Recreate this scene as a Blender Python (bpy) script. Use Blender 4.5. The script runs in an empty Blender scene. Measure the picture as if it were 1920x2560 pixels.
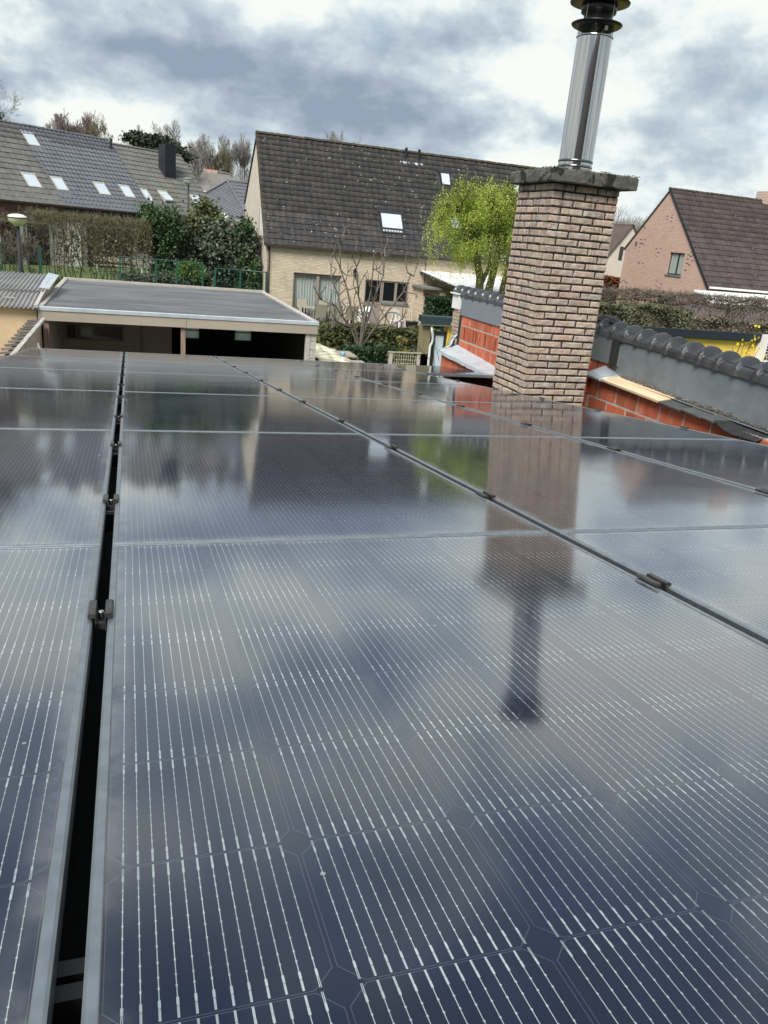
import bpy, math, random
import numpy as np
from mathutils import Matrix, Vector
random.seed(7); np.random.seed(7)
rnd = random.Random(11)
scene = bpy.context.scene
C = scene.collection

# ------------------------------------------------------------------ camera
cam = bpy.data.cameras.new('camera'); camo = bpy.data.objects.new('camera', cam); C.objects.link(camo)
cam.sensor_fit = 'AUTO'; cam.sensor_width = 36.0; cam.lens = 27.17
cam.clip_start = 0.05; cam.clip_end = 5000
R = [[0.95061851, -0.02113276, 0.30964149], [-0.29780041, -0.34307291, 0.89085122], [0.08740346, -0.93907102, -0.33242481]]
camo.matrix_world = Matrix(((R[0][0], -R[0][1], -R[0][2], 0), (R[1][0], -R[1][1], -R[1][2], 0), (R[2][0], -R[2][1], -R[2][2], 4.0), (0, 0, 0, 1)))
scene.camera = camo
# ------------------------------------------------------------------ colour management
vs = scene.view_settings
vs.view_transform = 'Standard'; vs.look = 'None'; vs.gamma = 1; vs.use_curve_mapping = False
vs.exposure = 1.75
# ------------------------------------------------------------------ sun (soft, behind the viewer's left shoulder)
SUN_EL, SUN_AZ = 48, 222          # azimuth clockwise from +Y
sun = bpy.data.lights.new('sun', 'SUN'); sun.energy = 1.5; sun.angle = math.radians(28); sun.color = (1, .965, .91)
suno = bpy.data.objects.new('sun', sun); C.objects.link(suno)
sd = Vector((math.sin(math.radians(SUN_AZ)) * math.cos(math.radians(SUN_EL)), math.cos(math.radians(SUN_AZ)) * math.cos(math.radians(SUN_EL)), math.sin(math.radians(SUN_EL))))
suno.rotation_euler = sd.to_track_quat('Z', 'Y').to_euler()

# ------------------------------------------------------------------ node helpers
class NT:
    def __init__(s, tree): s.t = tree; s.n = tree.nodes; s.l = tree.links
    def new(s, typ, **kw):
        n = s.n.new(typ)
        for k, v in kw.items(): setattr(n, k, v)
        return n
    def put(s, sock, v):
        if hasattr(v, 'is_linked') or hasattr(v, 'links'): s.l.new(v, sock)
        elif v is not None:
            try: sock.default_value = v
            except Exception: sock.default_value = (*v, 1) if len(v) == 3 else v
    def math(s, op, a, b=None, c=None, clamp=False):
        n = s.new('ShaderNodeMath', operation=op); n.use_clamp = clamp
        s.put(n.inputs[0], a)
        if b is not None: s.put(n.inputs[1], b)
        if c is not None: s.put(n.inputs[2], c)
        return n.outputs[0]
    def mix(s, f, a, b, mode='MIX'):
        n = s.new('ShaderNodeMix', data_type='RGBA', blend_type=mode)
        s.put(n.inputs[0], f)
        for sock, v in ((n.inputs[6], a), (n.inputs[7], b)):
            if isinstance(v, tuple) and len(v) == 3: v = (*v, 1)
            s.put(sock, v)
        return n.outputs[2]
    def noise(s, vec, scale, detail=4, rough=.55, dist=0):
        n = s.new('ShaderNodeTexNoise'); n.inputs['Scale'].default_value = scale
        n.inputs['Detail'].default_value = detail; n.inputs['Roughness'].default_value = rough
        n.inputs['Distortion'].default_value = dist
        if vec is not None: s.l.new(vec, n.inputs['Vector'])
        return n
    def ramp(s, f, lo, hi, a=0., b=1.):
        n = s.new('ShaderNodeMapRange'); s.put(n.inputs[0], f)
        n.inputs[1].default_value = lo; n.inputs[2].default_value = hi; n.inputs[3].default_value = a; n.inputs[4].default_value = b
        n.interpolation_type = 'SMOOTHSTEP'
        return n.outputs[0]
    def mapping(s, vec, scale=(1, 1, 1), rot=(0, 0, 0), loc=(0, 0, 0)):
        n = s.new('ShaderNodeMapping'); n.inputs['Scale'].default_value = scale; n.inputs['Rotation'].default_value = rot; n.inputs['Location'].default_value = loc
        s.l.new(vec, n.inputs['Vector']); return n.outputs[0]

# ------------------------------------------------------------------ world: Nishita sky behind broken cloud
world = bpy.data.worlds.new('World'); scene.world = world; world.use_nodes = True
w = NT(world.node_tree); w.n.clear()
out = w.new('ShaderNodeOutputWorld')
sky = w.new('ShaderNodeTexSky', sky_type='NISHITA'); sky.sun_disc = False
sky.sun_elevation = math.radians(SUN_EL); sky.sun_rotation = math.radians(SUN_AZ)
tc = w.new('ShaderNodeTexCoord'); nrm = w.new('ShaderNodeVectorMath', operation='NORMALIZE'); w.l.new(tc.outputs['Generated'], nrm.inputs[0])
sep = w.new('ShaderNodeSeparateXYZ'); w.l.new(nrm.outputs[0], sep.inputs[0])
X, Y, Z = sep.outputs
az = w.math('ARCTAN2', X, Y); el = w.math('ARCSINE', Z)
# cloud-layer coordinates: directions projected on a flat layer, so clouds flatten towards the horizon
den = w.math('ADD', w.math('MAXIMUM', Z, 0.0), 0.13)
comb = w.new('ShaderNodeCombineXYZ'); w.l.new(w.math('MULTIPLY', X, 1.0), comb.inputs[0]); w.l.new(w.math('MULTIPLY', Y, 1.0), comb.inputs[1]); w.l.new(w.math('DIVIDE', w.math('MULTIPLY', Z, 2.2), w.math('ADD', w.math('ABSOLUTE', Z), .95)), comb.inputs[2])
n1 = w.noise(comb.outputs[0], 4.2, 10, .56, .20); n2 = w.noise(comb.outputs[0], 13., 7, .58, .15); n3 = w.noise(comb.outputs[0], 1.3, 2, .5, 0)
ws = w.noise(comb.outputs[0], 5., 4, .6, 0)
wsep = w.new('ShaderNodeSeparateColor'); w.l.new(ws.outputs['Color'], wsep.inputs[0])
azw = w.math('ADD', az, w.math('MULTIPLY', w.math('SUBTRACT', wsep.outputs[0], .5), .22))
elw = w.math('ADD', el, w.math('MULTIPLY', w.math('SUBTRACT', wsep.outputs[1], .5), .10))
def blob(a, e, sa, se, amp):
    d = w.math('ADD', w.math('POWER', w.math('DIVIDE', w.math('SUBTRACT', azw, a), sa), 2.), w.math('POWER', w.math('DIVIDE', w.math('SUBTRACT', elw, e), se), 2.))
    return w.math('MULTIPLY', w.math('EXPONENT', w.math('MULTIPLY', d, -1.)), amp)
BL = [(.13, .165, .16, .030, 0.42), (.01, .165, .07, .018, 0.32), (.23, .145, .13, .028, 0.35), (.17, .105, .11, .020, 0.39), (.34, .215, .09, .032, 0.39), (-.13, .12, .035, .03, 0.24),
      (.72, .20, .12, .03, 0.21), (.64, .135, .07, .012, 0.10), (.42, .33, .22, .05, 0.15), (.0, .45, .35, .08, 0.17), (.18, .24, .16, .04, -.30),
      (-.05, .085, .10, .018, -.45), (.33, .14, .06, .018, -.30), (.47, .17, .07, .05, -.35), (.42, .08, .12, .018, -.40), (.62, .085, .16, .026, -.55), (.52, .17, .08, .03, -.30), (.10, .30, .14, .05, -.45), (.55, .29, .12, .04, -.35), (1.0, .22, .25, .1, -.3)]
tot = None
for b_ in BL:
    v = blob(*b_); tot = v if tot is None else w.math('ADD', tot, v)
dens = w.math('ADD', w.math('MULTIPLY', n1.outputs[0], 3.2), w.math('MULTIPLY', n2.outputs[0], 1.25))
dens = w.math('ADD', dens, w.math('MULTIPLY', n3.outputs[0], .35))
dens = w.math('ADD', dens, tot)
dens = w.math('ADD', dens, w.ramp(el, .34, .70, 0, .42))
dens = w.math('ADD', dens, w.ramp(el, .0, .09, -.16, 0))
cr = w.new('ShaderNodeValToRGB'); w.l.new(w.math('MULTIPLY', w.math('SUBTRACT', dens, 2.09), 1.0), cr.inputs[0])
els = cr.color_ramp.elements
els[0].position = 0.02; els[0].color = (.90, .92, .88, 1)
els[1].position = 1.0; els[1].color = (.285, .35, .45, 1)
for p_, c_ in ((.18, (.80, .87, .87)), (.36, (.61, .70, .745)), (.54, (.49, .575, .645)), (.75, (.375, .45, .555))):
    e_ = els.new(p_); e_.color = (*c_, 1)
bgc = w.new('ShaderNodeBackground'); w.l.new(cr.outputs[0], bgc.inputs[0]); bgc.inputs[1].default_value = .315
bgs = w.new('ShaderNodeBackground'); w.l.new(sky.outputs[0], bgs.inputs[0]); bgs.inputs[1].default_value = .05
mx = w.new('ShaderNodeMixShader')
w.l.new(w.ramp(w.noise(comb.outputs[0], 5., 3, .5, 0).outputs[0], .60, .78, 1.0, .80), mx.inputs[0])
w.l.new(bgs.outputs[0], mx.inputs[1]); w.l.new(bgc.outputs[0], mx.inputs[2]); w.l.new(mx.outputs[0], out.inputs[0])

# ------------------------------------------------------------------ materials
MATS = {}
def mat(name, col, rough=.8, col2=None, nscale=3., nlo=.35, nhi=.7, bump=0., bscale=40., metal=0., spec=.5, stretch=(1, 1, 1), rnd_obj=0., rnd_isl=0., spots=None, streak=None, coord='Object', coat=0., trans=None):
    """base colour with a second colour by noise, optional spots (col, scale, threshold), object/island variation, bump"""
    m = bpy.data.materials.new(name); m.use_nodes = True; t = NT(m.node_tree)
    b = t.n['Principled BSDF']
    tcn = t.new('ShaderNodeTexCoord')
    if coord == 'World':
        gp = t.new('ShaderNodeNewGeometry')
        class _O: outputs = {'World': gp.outputs['Position']}
        tcn = _O
    vec = t.mapping(tcn.outputs[coord], stretch)
    c = (*col, 1)
    if col2 is not None:
        n = t.noise(vec, nscale, 6, .6, .3); c = t.mix(t.ramp(n.outputs[0], nlo, nhi), col, col2)
    if streak is not None:
        sc, cc, amt = streak
        n = t.noise(t.mapping(tcn.outputs[coord], sc), 1., 5, .6, .2); c = t.mix(t.ramp(n.outputs[0], .45, .75, 0, amt), c, cc)
    if spots is not None:
        for cc, ssc, th in spots:
            n = t.noise(tcn.outputs[coord], ssc, 3, .6, .6); c = t.mix(t.ramp(n.outputs[0], th, th + .05), c, cc)
    if rnd_obj:
        oi = t.new('ShaderNodeObjectInfo'); c = t.mix(1., c, t.math('MULTIPLY_ADD', oi.outputs['Random'], 2 * rnd_obj, 1 - rnd_obj), 'MULTIPLY')
    if rnd_isl:
        g = t.new('ShaderNodeNewGeometry'); c = t.mix(1., c, t.math('MULTIPLY_ADD', g.outputs['Random Per Island'], 2 * rnd_isl, 1 - rnd_isl), 'MULTIPLY')
    t.put(b.inputs['Base Color'], c)
    b.inputs['Roughness'].default_value = rough; b.inputs['Metallic'].default_value = metal
    b.inputs['Specular IOR Level'].default_value = spec
    if coat: b.inputs['Coat Weight'].default_value = coat; b.inputs['Coat Roughness'].default_value = .15
    if trans is not None:
        b.inputs['Alpha'].default_value = 1
        tr = t.new('ShaderNodeBsdfTranslucent'); t.put(tr.inputs[0], c); ms = t.new('ShaderNodeMixShader'); ms.inputs[0].default_value = trans
        o = t.n['Material Output']; t.l.new(b.outputs[0], ms.inputs[1]); t.l.new(tr.outputs[0], ms.inputs[2]); t.l.new(ms.outputs[0], o.inputs[0])
    if bump:
        bn = t.new('ShaderNodeBump'); bn.inputs['Strength'].default_value = bump; bn.inputs['Distance'].default_value = .01
        t.l.new(t.noise(tcn.outputs[coord], bscale, 6, .65, .2).outputs[0], bn.inputs['Height']); t.l.new(bn.outputs[0], b.inputs['Normal'])
    MATS[name] = m
    return m

def brick_wall_mat(name, cols, mortar, bw=.21, bh=.062, ms=.010, axis='x', dark=None):
    """far brickwork: bricks too small to be told apart singly"""
    m = bpy.data.materials.new(name); m.use_nodes = True; t = NT(m.node_tree); b = t.n['Principled BSDF']
    tcn = t.new('ShaderNodeTexCoord'); sp = t.new('ShaderNodeSeparateXYZ'); t.l.new(tcn.outputs['Object'], sp.inputs[0])
    cb = t.new('ShaderNodeCombineXYZ'); t.l.new(sp.outputs[0 if axis == 'x' else 1], cb.inputs[0]); t.l.new(sp.outputs[2], cb.inputs[1])
    br = t.new('ShaderNodeTexBrick'); t.l.new(cb.outputs[0], br.inputs['Vector'])
    br.inputs['Color1'].default_value = (*cols[0], 1); br.inputs['Color2'].default_value = (*cols[1], 1); br.inputs['Mortar'].default_value = (*mortar, 1)
    br.inputs['Scale'].default_value = 1; br.inputs['Mortar Size'].default_value = ms; br.inputs['Mortar Smooth'].default_value = .2
    br.inputs['Brick Width'].default_value = bw; br.inputs['Row Height'].default_value = bh; br.inputs['Bias'].default_value = -.1
    c = t.mix(t.ramp(t.noise(cb.outputs[0], .8, 5, .6).outputs[0], .3, .75, 0, .45), br.outputs[0], cols[2])
    if dark is not None:
        st = t.mapping(cb.outputs[0], (1 / bw, 1 / bh, 1)); wn = t.new('ShaderNodeTexWhiteNoise', noise_dimensions='2D')
        fl = t.new('ShaderNodeVectorMath', operation='FLOOR'); t.l.new(st, fl.inputs[0]); t.l.new(fl.outputs[0], wn.inputs['Vector'])
        zone = t.ramp(t.noise(cb.outputs[0], .6, 2, .5).outputs[0], .5, .62)
        c = t.mix(t.math('MULTIPLY', t.math('GREATER_THAN', wn.outputs[0], .86), zone), c, dark)
    t.put(b.inputs['Base Color'], c); b.inputs['Roughness'].default_value = .9
    bn = t.new('ShaderNodeBump'); bn.inputs['Strength'].default_value = .6; bn.inputs['Distance'].default_value = .012; bn.invert = True
    t.l.new(br.outputs['Fac'], bn.inputs['Height']); t.l.new(bn.outputs[0], b.inputs['Normal'])
    MATS[name] = m; return m

def glass_mat(name, ior=1.75, rough=.09, tint=(.93, .95, .97), dust=.05, wave=.0):
    """clear pane: Fresnel-weighted reflection over what lies below, faint dust film and droppings"""
    m = bpy.data.materials.new(name); m.use_nodes = True; t = NT(m.node_tree); t.n.remove(t.n['Principled BSDF']); o = t.n['Material Output']
    tcn = t.new('ShaderNodeTexCoord'); obj = tcn.outputs['Object']
    geo = t.new('ShaderNodeNewGeometry')
    pos = geo.outputs['Position']
    fr = t.new('ShaderNodeFresnel'); fr.inputs[0].default_value = ior
    gl = t.new('ShaderNodeBsdfGlossy'); gl.inputs['Color'].default_value = (.97, .985, 1, 1)
    nz = t.noise(pos, 1.1, 5, .6, .6)
    t.put(gl.inputs['Roughness'], t.ramp(nz.outputs[0], .3, .7, rough * .75, rough * 1.3))
    tr = t.new('ShaderNodeBsdfTransparent'); tr.inputs[0].default_value = (*tint, 1)
    lw = t.new('ShaderNodeLayerWeight'); lw.inputs[0].default_value = .5    # Schlick-type curve of a coated, prismatic cover glass
    F_ = t.math('MULTIPLY_ADD', t.math('POWER', lw.outputs['Facing'], 1.95), .80, .004)
    mx = t.new('ShaderNodeMixShader'); t.l.new(F_, mx.inputs[0]); t.l.new(tr.outputs[0], mx.inputs[1]); t.l.new(gl.outputs[0], mx.inputs[2])
    last = mx.outputs[0]
    if dust:
        df = t.new('ShaderNodeBsdfDiffuse'); df.inputs[0].default_value = (.55, .56, .55, 1)
        film = t.ramp(t.noise(pos, 2.3, 7, .7, .8).outputs[0], .42, .8, .0008, dust)
        smear = t.ramp(t.noise(pos, 4.5, 5, .6, 1.6).outputs[0], .66, .80, 0, dust * 1.6)
        vo = t.new('ShaderNodeTexVoronoi', feature='F1'); vo.inputs['Scale'].default_value = 3.2; t.l.new(pos, vo.inputs['Vector'])
        wnz = t.noise(pos, 60, 2, .5)
        spot = t.math('MULTIPLY', t.math('LESS_THAN', t.math('ADD', vo.outputs['Distance'], t.math('MULTIPLY', wnz.outputs[0], .02)), .026), .75)
        vo2 = t.new('ShaderNodeTexVoronoi', feature='F1'); vo2.inputs['Scale'].default_value = 14; t.l.new(pos, vo2.inputs['Vector'])
        so = t.new('ShaderNodeSeparateXYZ'); t.l.new(obj, so.inputs[0]); ox, oy = so.outputs[0], so.outputs[1]
        dd = t.math('MINIMUM', t.math('MINIMUM', t.math('SUBTRACT', ox, .0115), t.math('SUBTRACT', 1.023, ox)), t.math('MINIMUM', t.math('SUBTRACT', oy, .0115), t.math('SUBTRACT', 1.6735, oy)))
        rim = t.math('MULTIPLY', t.ramp(dd, 0., .035, 1, 0), t.ramp(t.noise(pos, 9., 5, .7, .8).outputs[0], .30, .72, .01, .16))
        rain = t.ramp(t.noise(t.mapping(pos, (26, 26, 5)), 1., 4, .7, 1.2).outputs[0], .60, .80, 0, .009)
        film = t.math('ADD', t.math('ADD', film, rim), rain)
        spot2 = t.math('MULTIPLY', t.math('LESS_THAN', vo2.outputs['Distance'], .035), .35)
        f = t.math('MAXIMUM', t.math('MAXIMUM', t.math('ADD', film, smear), spot), spot2)
        m2 = t.new('ShaderNodeMixShader'); t.put(m2.inputs[0], f); t.l.new(last, m2.inputs[1]); t.l.new(df.outputs[0], m2.inputs[2]); last = m2.outputs[0]
    if wave:
        bn = t.new('ShaderNodeBump'); bn.inputs['Strength'].default_value = wave; bn.inputs['Distance'].default_value = .01
        t.l.new(t.noise(pos, 2.2, 2, .4, .4).outputs[0], bn.inputs['Height'])
        t.l.new(bn.outputs[0], gl.inputs['Normal'])
    t.l.new(last, o.inputs[0])
    MATS[name] = m; return m

# ------------------------------------------------------------------ mesh helpers
class MB:
    def __init__(s): s.v = []; s.f = []; s.m = []
    def add(s, vs, fs, m=0):
        k = len(s.v); s.v += [tuple(p) for p in vs]
        for f in fs: s.f.append(tuple(i + k for i in f)); s.m.append(m)
        return s
    def box(s, x0, x1, y0, y1, z0, z1, m=0):
        return s.add([(x0, y0, z0), (x1, y0, z0), (x1, y1, z0), (x0, y1, z0), (x0, y0, z1), (x1, y0, z1), (x1, y1, z1), (x0, y1, z1)],
                     [(0, 3, 2, 1), (4, 5, 6, 7), (0, 1, 5, 4), (1, 2, 6, 5), (2, 3, 7, 6), (3, 0, 4, 7)], m)
    def quad(s, a, b, c, d, m=0): return s.add([a, b, c, d], [(0, 1, 2, 3)], m)
    def prism(s, poly, axis, a, b, m=0):
        """poly: 2D points in the plane normal to axis ('x': (y,z), 'y': (x,z), 'z': (x,y))"""
        def P(q, t): return {'x': (t, q[0], q[1]), 'y': (q[0], t, q[1]), 'z': (q[0], q[1], t)}[axis]
        n = len(poly); vs = [P(q, a) for q in poly] + [P(q, b) for q in poly]
        return s.add(vs, [tuple(range(n))[::-1], tuple(range(n, 2 * n))] + [(i, (i + 1) % n, n + (i + 1) % n, n + i) for i in range(n)], m)
    def slab(s, a, b, c, d, th, m=0):
        """quad a,b,c,d thickened by th along its normal, downwards"""
        A, B, D = Vector(a), Vector(b), Vector(d); n = (B - A).cross(D - A).normalized() * th
        top = [Vector(p) for p in (a, b, c, d)]; bot = [p - n for p in top]
        return s.add(top + bot, [(0, 1, 2, 3), (7, 6, 5, 4), (0, 4, 5, 1), (1, 5, 6, 2), (2, 6, 7, 3), (3, 7, 4, 0)], m)
    def tube(s, pts, rad, n=8, m=0, cap=True):
        pts = [Vector(p) for p in pts]
        if not hasattr(rad, '__len__'): rad = [rad] * len(pts)
        k = len(s.v); u = None
        for i, p in enumerate(pts):
            d = (pts[min(i + 1, len(pts) - 1)] - pts[max(i - 1, 0)]).normalized()
            if u is None: u = d.cross(Vector((0, 0, 1)) if abs(d.z) < .9 else Vector((1, 0, 0))).normalized()
            else: u = (u - d * u.dot(d)).normalized()
            q = d.cross(u)
            for j in range(n):
                a = 2 * math.pi * j / n; s.v.append(tuple(p + (u * math.cos(a) + q * math.sin(a)) * rad[i]))
        for i in range(len(pts) - 1):
            for j in range(n):
                s.f.append((k + i * n + j, k + i * n + (j + 1) % n, k + (i + 1) * n + (j + 1) % n, k + (i + 1) * n + j)); s.m.append(m)
        if cap:
            s.f.append(tuple(k + j for j in range(n))[::-1]); s.m.append(m)
            s.f.append(tuple(k + (len(pts) - 1) * n + j for j in range(n))); s.m.append(m)
        return s
    def lathe(s, prof, c, n=32, m=0, sx=1, sy=1):
        k = len(s.v)
        for r_, z_ in prof:
            for j in range(n):
                a = 2 * math.pi * j / n; s.v.append((c[0] + r_ * sx * math.cos(a), c[1] + r_ * sy * math.sin(a), c[2] + z_))
        for i in range(len(prof) - 1):
            for j in range(n):
                s.f.append((k + i * n + j, k + i * n + (j + 1) % n, k + (i + 1) * n + (j + 1) % n, k + (i + 1) * n + j)); s.m.append(m)
        return s
    def mesh(s, name, mats, smooth=False):
        me = bpy.data.meshes.new(name); me.from_pydata(s.v, [], s.f)
        for mm in (mats if isinstance(mats, (list, tuple)) else [mats]): me.materials.append(MATS[mm] if isinstance(mm, str) else mm)
        if max(s.m, default=0): me.polygons.foreach_set('material_index', s.m)
        if smooth: me.polygons.foreach_set('use_smooth', [True] * len(s.f))
        me.update(); return me

def root_of(o):
    while o.parent: o = o.parent
    return o
def link(name, me, parent=None, loc=None, rot=None):
    o = bpy.data.objects.new(name, me); C.objects.link(o)
    if parent is not None: o.parent = parent
    if loc is not None: o.location = loc
    if rot is not None: o.rotation_euler = rot
    return o
def part(name, mb, mats, parent, smooth=False, stuff=False, label=None, rel=False):
    """mesh given in world coordinates, stored relative to its thing's base point"""
    if not rel:
        b = root_of(parent).location; mb.v = [(x - b.x, y - b.y, z - b.z) for x, y, z in mb.v]
    o = link(name, mb.mesh(name, mats, smooth), parent)
    if stuff: o['kind'] = 'stuff'
    if label: o['label'] = label
    return o
def thing(name, label, cat, loc=(0, 0, 0), group=None):
    o = bpy.data.objects.new(name, None); C.objects.link(o); o.location = loc; o.empty_display_size = .2
    o['label'] = label; o['category'] = cat
    if group: o['group'] = group
    return o
def solo(name, mb, mats, label, cat, loc=(0, 0, 0), group=None, smooth=False):
    mb.v = [(x - loc[0], y - loc[1], z - loc[2]) for x, y, z in mb.v]
    o = link(name, mb.mesh(name, mats, smooth), None, loc); o['label'] = label; o['category'] = cat
    if group: o['group'] = group
    return o
def structure(name, mb, mats, smooth=False):
    o = link(name, mb.mesh(name, mats, smooth)); o['kind'] = 'structure'; return o
def np_mesh(name, V, F, mats, smooth=False):
    V = np.asarray(V, dtype=np.float32); F = np.asarray(F, dtype=np.int32); k = F.shape[1]
    me = bpy.data.meshes.new(name); me.vertices.add(len(V)); me.vertices.foreach_set('co', V.ravel())
    me.loops.add(F.size); me.loops.foreach_set('vertex_index', F.ravel())
    me.polygons.add(len(F)); me.polygons.foreach_set('loop_start', np.arange(0, F.size, k, dtype=np.int32)); me.polygons.foreach_set('loop_total', np.full(len(F), k, dtype=np.int32))
    if smooth: me.polygons.foreach_set('use_smooth', np.ones(len(F), dtype=bool))
    for mm in (mats if isinstance(mats, (list, tuple)) else [mats]): me.materials.append(MATS[mm])
    me.update(calc_edges=True); me.validate(); return me

# ---- vegetation ---------------------------------------------------
def leaves_np(cent, size, rs, elong=1.6, droop=0.):
    n = len(cent); a = rs.normal(size=(n, 3)); a[:, 2] -= droop; a /= np.linalg.norm(a, axis=1)[:, None]
    b = np.cross(a, rs.normal(size=(n, 3))); b /= np.linalg.norm(b, axis=1)[:, None]
    s_ = size * rs.uniform(.6, 1.35, n)[:, None]; a = a * s_ * elong * .5; b = b * s_ * .5
    V = np.stack([cent - a, cent + b, cent + a, cent - b], 1).reshape(-1, 3); F = np.arange(4 * n).reshape(-1, 4)
    return V, F
def blob_points(rs, c, r, n, shell=.55, lumps=14, lump=.32):
    """points clustered in lumps through an ellipsoid's volume"""
    c = np.array(c); r = np.array(r)
    lc = rs.normal(size=(lumps, 3)); lc /= np.linalg.norm(lc, axis=1)[:, None]; lc *= (rs.uniform(shell, .9, lumps) ** .6)[:, None]
    k = rs.integers(0, lumps, n); p = lc[k] + rs.normal(size=(n, 3)) * lump * rs.uniform(.5, 1.1, n)[:, None]
    return c + p * r
def branch_segs(rs, base, H, spread=.5, r0=.12, levels=5, kids=3, up=.35, lean=(0, 0), first=.3, wob=.12):
    segs = []
    def grow(p, d, L, r, lev):
        nseg = 3 if lev < 2 else 2
        for i in range(nseg):
            d2 = d + rs.normal(size=3) * wob; d2 /= np.linalg.norm(d2); q = p + d2 * L / nseg; r2 = r * (.86 if lev == 0 else .8)
            segs.append((p, q, r, r2)); 
            if lev < levels and (i > 0 or lev > 0):
                for _ in range(kids if i == nseg - 1 else max(1, kids - 2)):
                    ang = rs.uniform(.35, 1.0) * spread * 1.6; az_ = rs.uniform(0, 2 * np.pi)
                    s = np.cross(d2, [np.cos(az_), np.sin(az_), .3]); s /= np.linalg.norm(s) + 1e-9
                    nd = d2 * np.cos(ang) + s * np.sin(ang) + np.array([0, 0, up * .35]); nd /= np.linalg.norm(nd)
                    grow(q, nd, L * rs.uniform(.55, .78), r2 * .62, lev + 1)
            p, d, r = q, d2, r2
    d0 = np.array([lean[0], lean[1], 1.]); d0 /= np.linalg.norm(d0)
    grow(np.array(base, float), d0, H * first, r0, 0)
    return segs
def segs_np(segs, sides=3, rmin=.0):
    P = np.array([s[0] for s in segs]); Q = np.array([s[1] for s in segs]); r1 = np.maximum([s[2] for s in segs], rmin); r2 = np.maximum([s[3] for s in segs], rmin)
    d = Q - P; d /= np.linalg.norm(d, axis=1)[:, None] + 1e-9
    a = np.cross(d, np.where(np.abs(d[:, 2:3]) < .9, np.array([[0, 0, 1.]]), np.array([[1., 0, 0]]))); a /= np.linalg.norm(a, axis=1)[:, None]; b = np.cross(d, a)
    n = len(segs); V = np.zeros((n, 2 * sides, 3))
    for j in range(sides):
        t = 2 * np.pi * j / sides; o = a * np.cos(t) + b * np.sin(t)
        V[:, j] = P + o * r1[:, None]; V[:, sides + j] = Q + o * r2[:, None]
    base = (np.arange(n) * 2 * sides)[:, None]
    F = np.concatenate([np.stack([base[:, 0] + j, base[:, 0] + (j + 1) % sides, base[:, 0] + sides + (j + 1) % sides, base[:, 0] + sides + j], 1) for j in range(sides)])
    return V.reshape(-1, 3), F
def np_part(name, VF, m, parent, stuff=False):
    b = np.array(root_of(parent).location); o = link(name, np_mesh(name, VF[0] - b, VF[1], m), parent)
    if stuff: o['kind'] = 'stuff'
    return o
def fit_segs(segs, base, top, half):
    """scale a grown tree so that its top and half width are as given"""
    P = np.array([s[1] for s in segs]); b = np.array(base, float)
    sz = (top - b[2]) / (np.percentile(P[:, 2], 99.7) - b[2]); sx = half / np.percentile(np.abs(P[:, :2] - b[:2]).max(1), 98.5); S = np.array([sx, sx, sz])
    return [((s[0] - b) * S + b, (s[1] - b) * S + b, s[2], s[3]) for s in segs]
def bare_tree(base, top, half, label, seed, m='bark', tw='twigs', levels=5, kids=3, spread=.55, r0=.16, up=.3, cat='tree', name='bare_tree', group=None, first=.28, rmin=.012, lean=(0, 0), wob=.12, sides=3):
    rs = np.random.default_rng(seed); t = thing(name, label, cat, base, group)
    segs = fit_segs(branch_segs(rs, base, (top - base[2]), spread, r0, levels, kids, up, lean, first, wob), base, top, half)
    cut = r0 * .30
    big = [s for s in segs if s[2] > cut]; small = [s for s in segs if s[2] <= cut]
    np_part('trunk', segs_np(big, 6), m, t)
    if small: np_part('crown', segs_np(small, sides, rmin), tw, t)
    return t
def leafy(name, label, cat, base, blobs, n, size, m, seed, trunk=None, group=None, elong=1.6, bark='bark', stemr=.05, lumps=14, lump=.3):
    rs = np.random.default_rng(seed); t = thing(name, label, cat, base, group)
    V, F = [], []; k = 0; tot_ = sum(b[1][0] * b[1][1] * b[1][2] for b in blobs)
    pts = np.concatenate([blob_points(rs, c, r, max(50, int(n * r[0] * r[1] * r[2] / tot_)), lumps=lumps, lump=lump) for c, r in blobs])
    pts = pts[pts[:, 2] > base[2] + .02]
    np_part('foliage' if cat != 'tree' else 'crown', leaves_np(pts, size, rs, elong), m, t)
    segs = []
    for c, r in blobs:
        for _ in range(5):
            e = np.array(c) + rs.normal(size=3) * np.array(r) * .45; b0 = np.array(base) + np.array([rs.normal() * .05, rs.normal() * .05, 0]); mid = (b0 + e) / 2 + rs.normal(size=3) * .08
            segs += [(b0, mid, stemr, stemr * .6), (mid, e, stemr * .6, stemr * .25)]
    np_part('trunk' if cat == 'tree' else 'stem', segs_np(segs, 5), bark, t)
    return t

# ------------------------------------------------------------------ material library
mat('grass', (.055, .085, .018), .95, (.085, .125, .03), 1.2, .3, .7, bump=.5, bscale=25)
mat('soil', (.09, .075, .055), .95, (.05, .045, .03), 2., bump=.6)
mat('paving', (.22, .21, .19), .9, (.15, .145, .13), 3., bump=.3)
mat('bark', (.085, .07, .05), .95, (.05, .055, .025), 8., bump=.5)
mat('twigs', (.15, .125, .095), .95, rnd_isl=.35)
mat('twigs_hazy', (.30, .28, .265), .95, rnd_isl=.3)  # distance haze put into the base colour: paler and greyer than near twigs
mat('twigs_purple', (.20, .155, .15), .95, rnd_isl=.3)
mat('twigs_olive', (.15, .135, .075), .95, rnd_isl=.4)
mat('twigs_red', (.12, .045, .04), .95, rnd_isl=.3)
mat('bark_pale', (.16, .138, .115), .95, (.11, .095, .08), 8., bump=.4)
mat('bark_green', (.075, .075, .03), .95, (.045, .05, .02), 5., bump=.6)
mat('leaf_willow', (.42, .50, .09), .75, rnd_isl=.5, trans=.35)
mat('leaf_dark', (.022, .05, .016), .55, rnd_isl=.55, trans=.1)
mat('leaf_green', (.05, .095, .03), .6, rnd_isl=.5, trans=.15)
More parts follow.
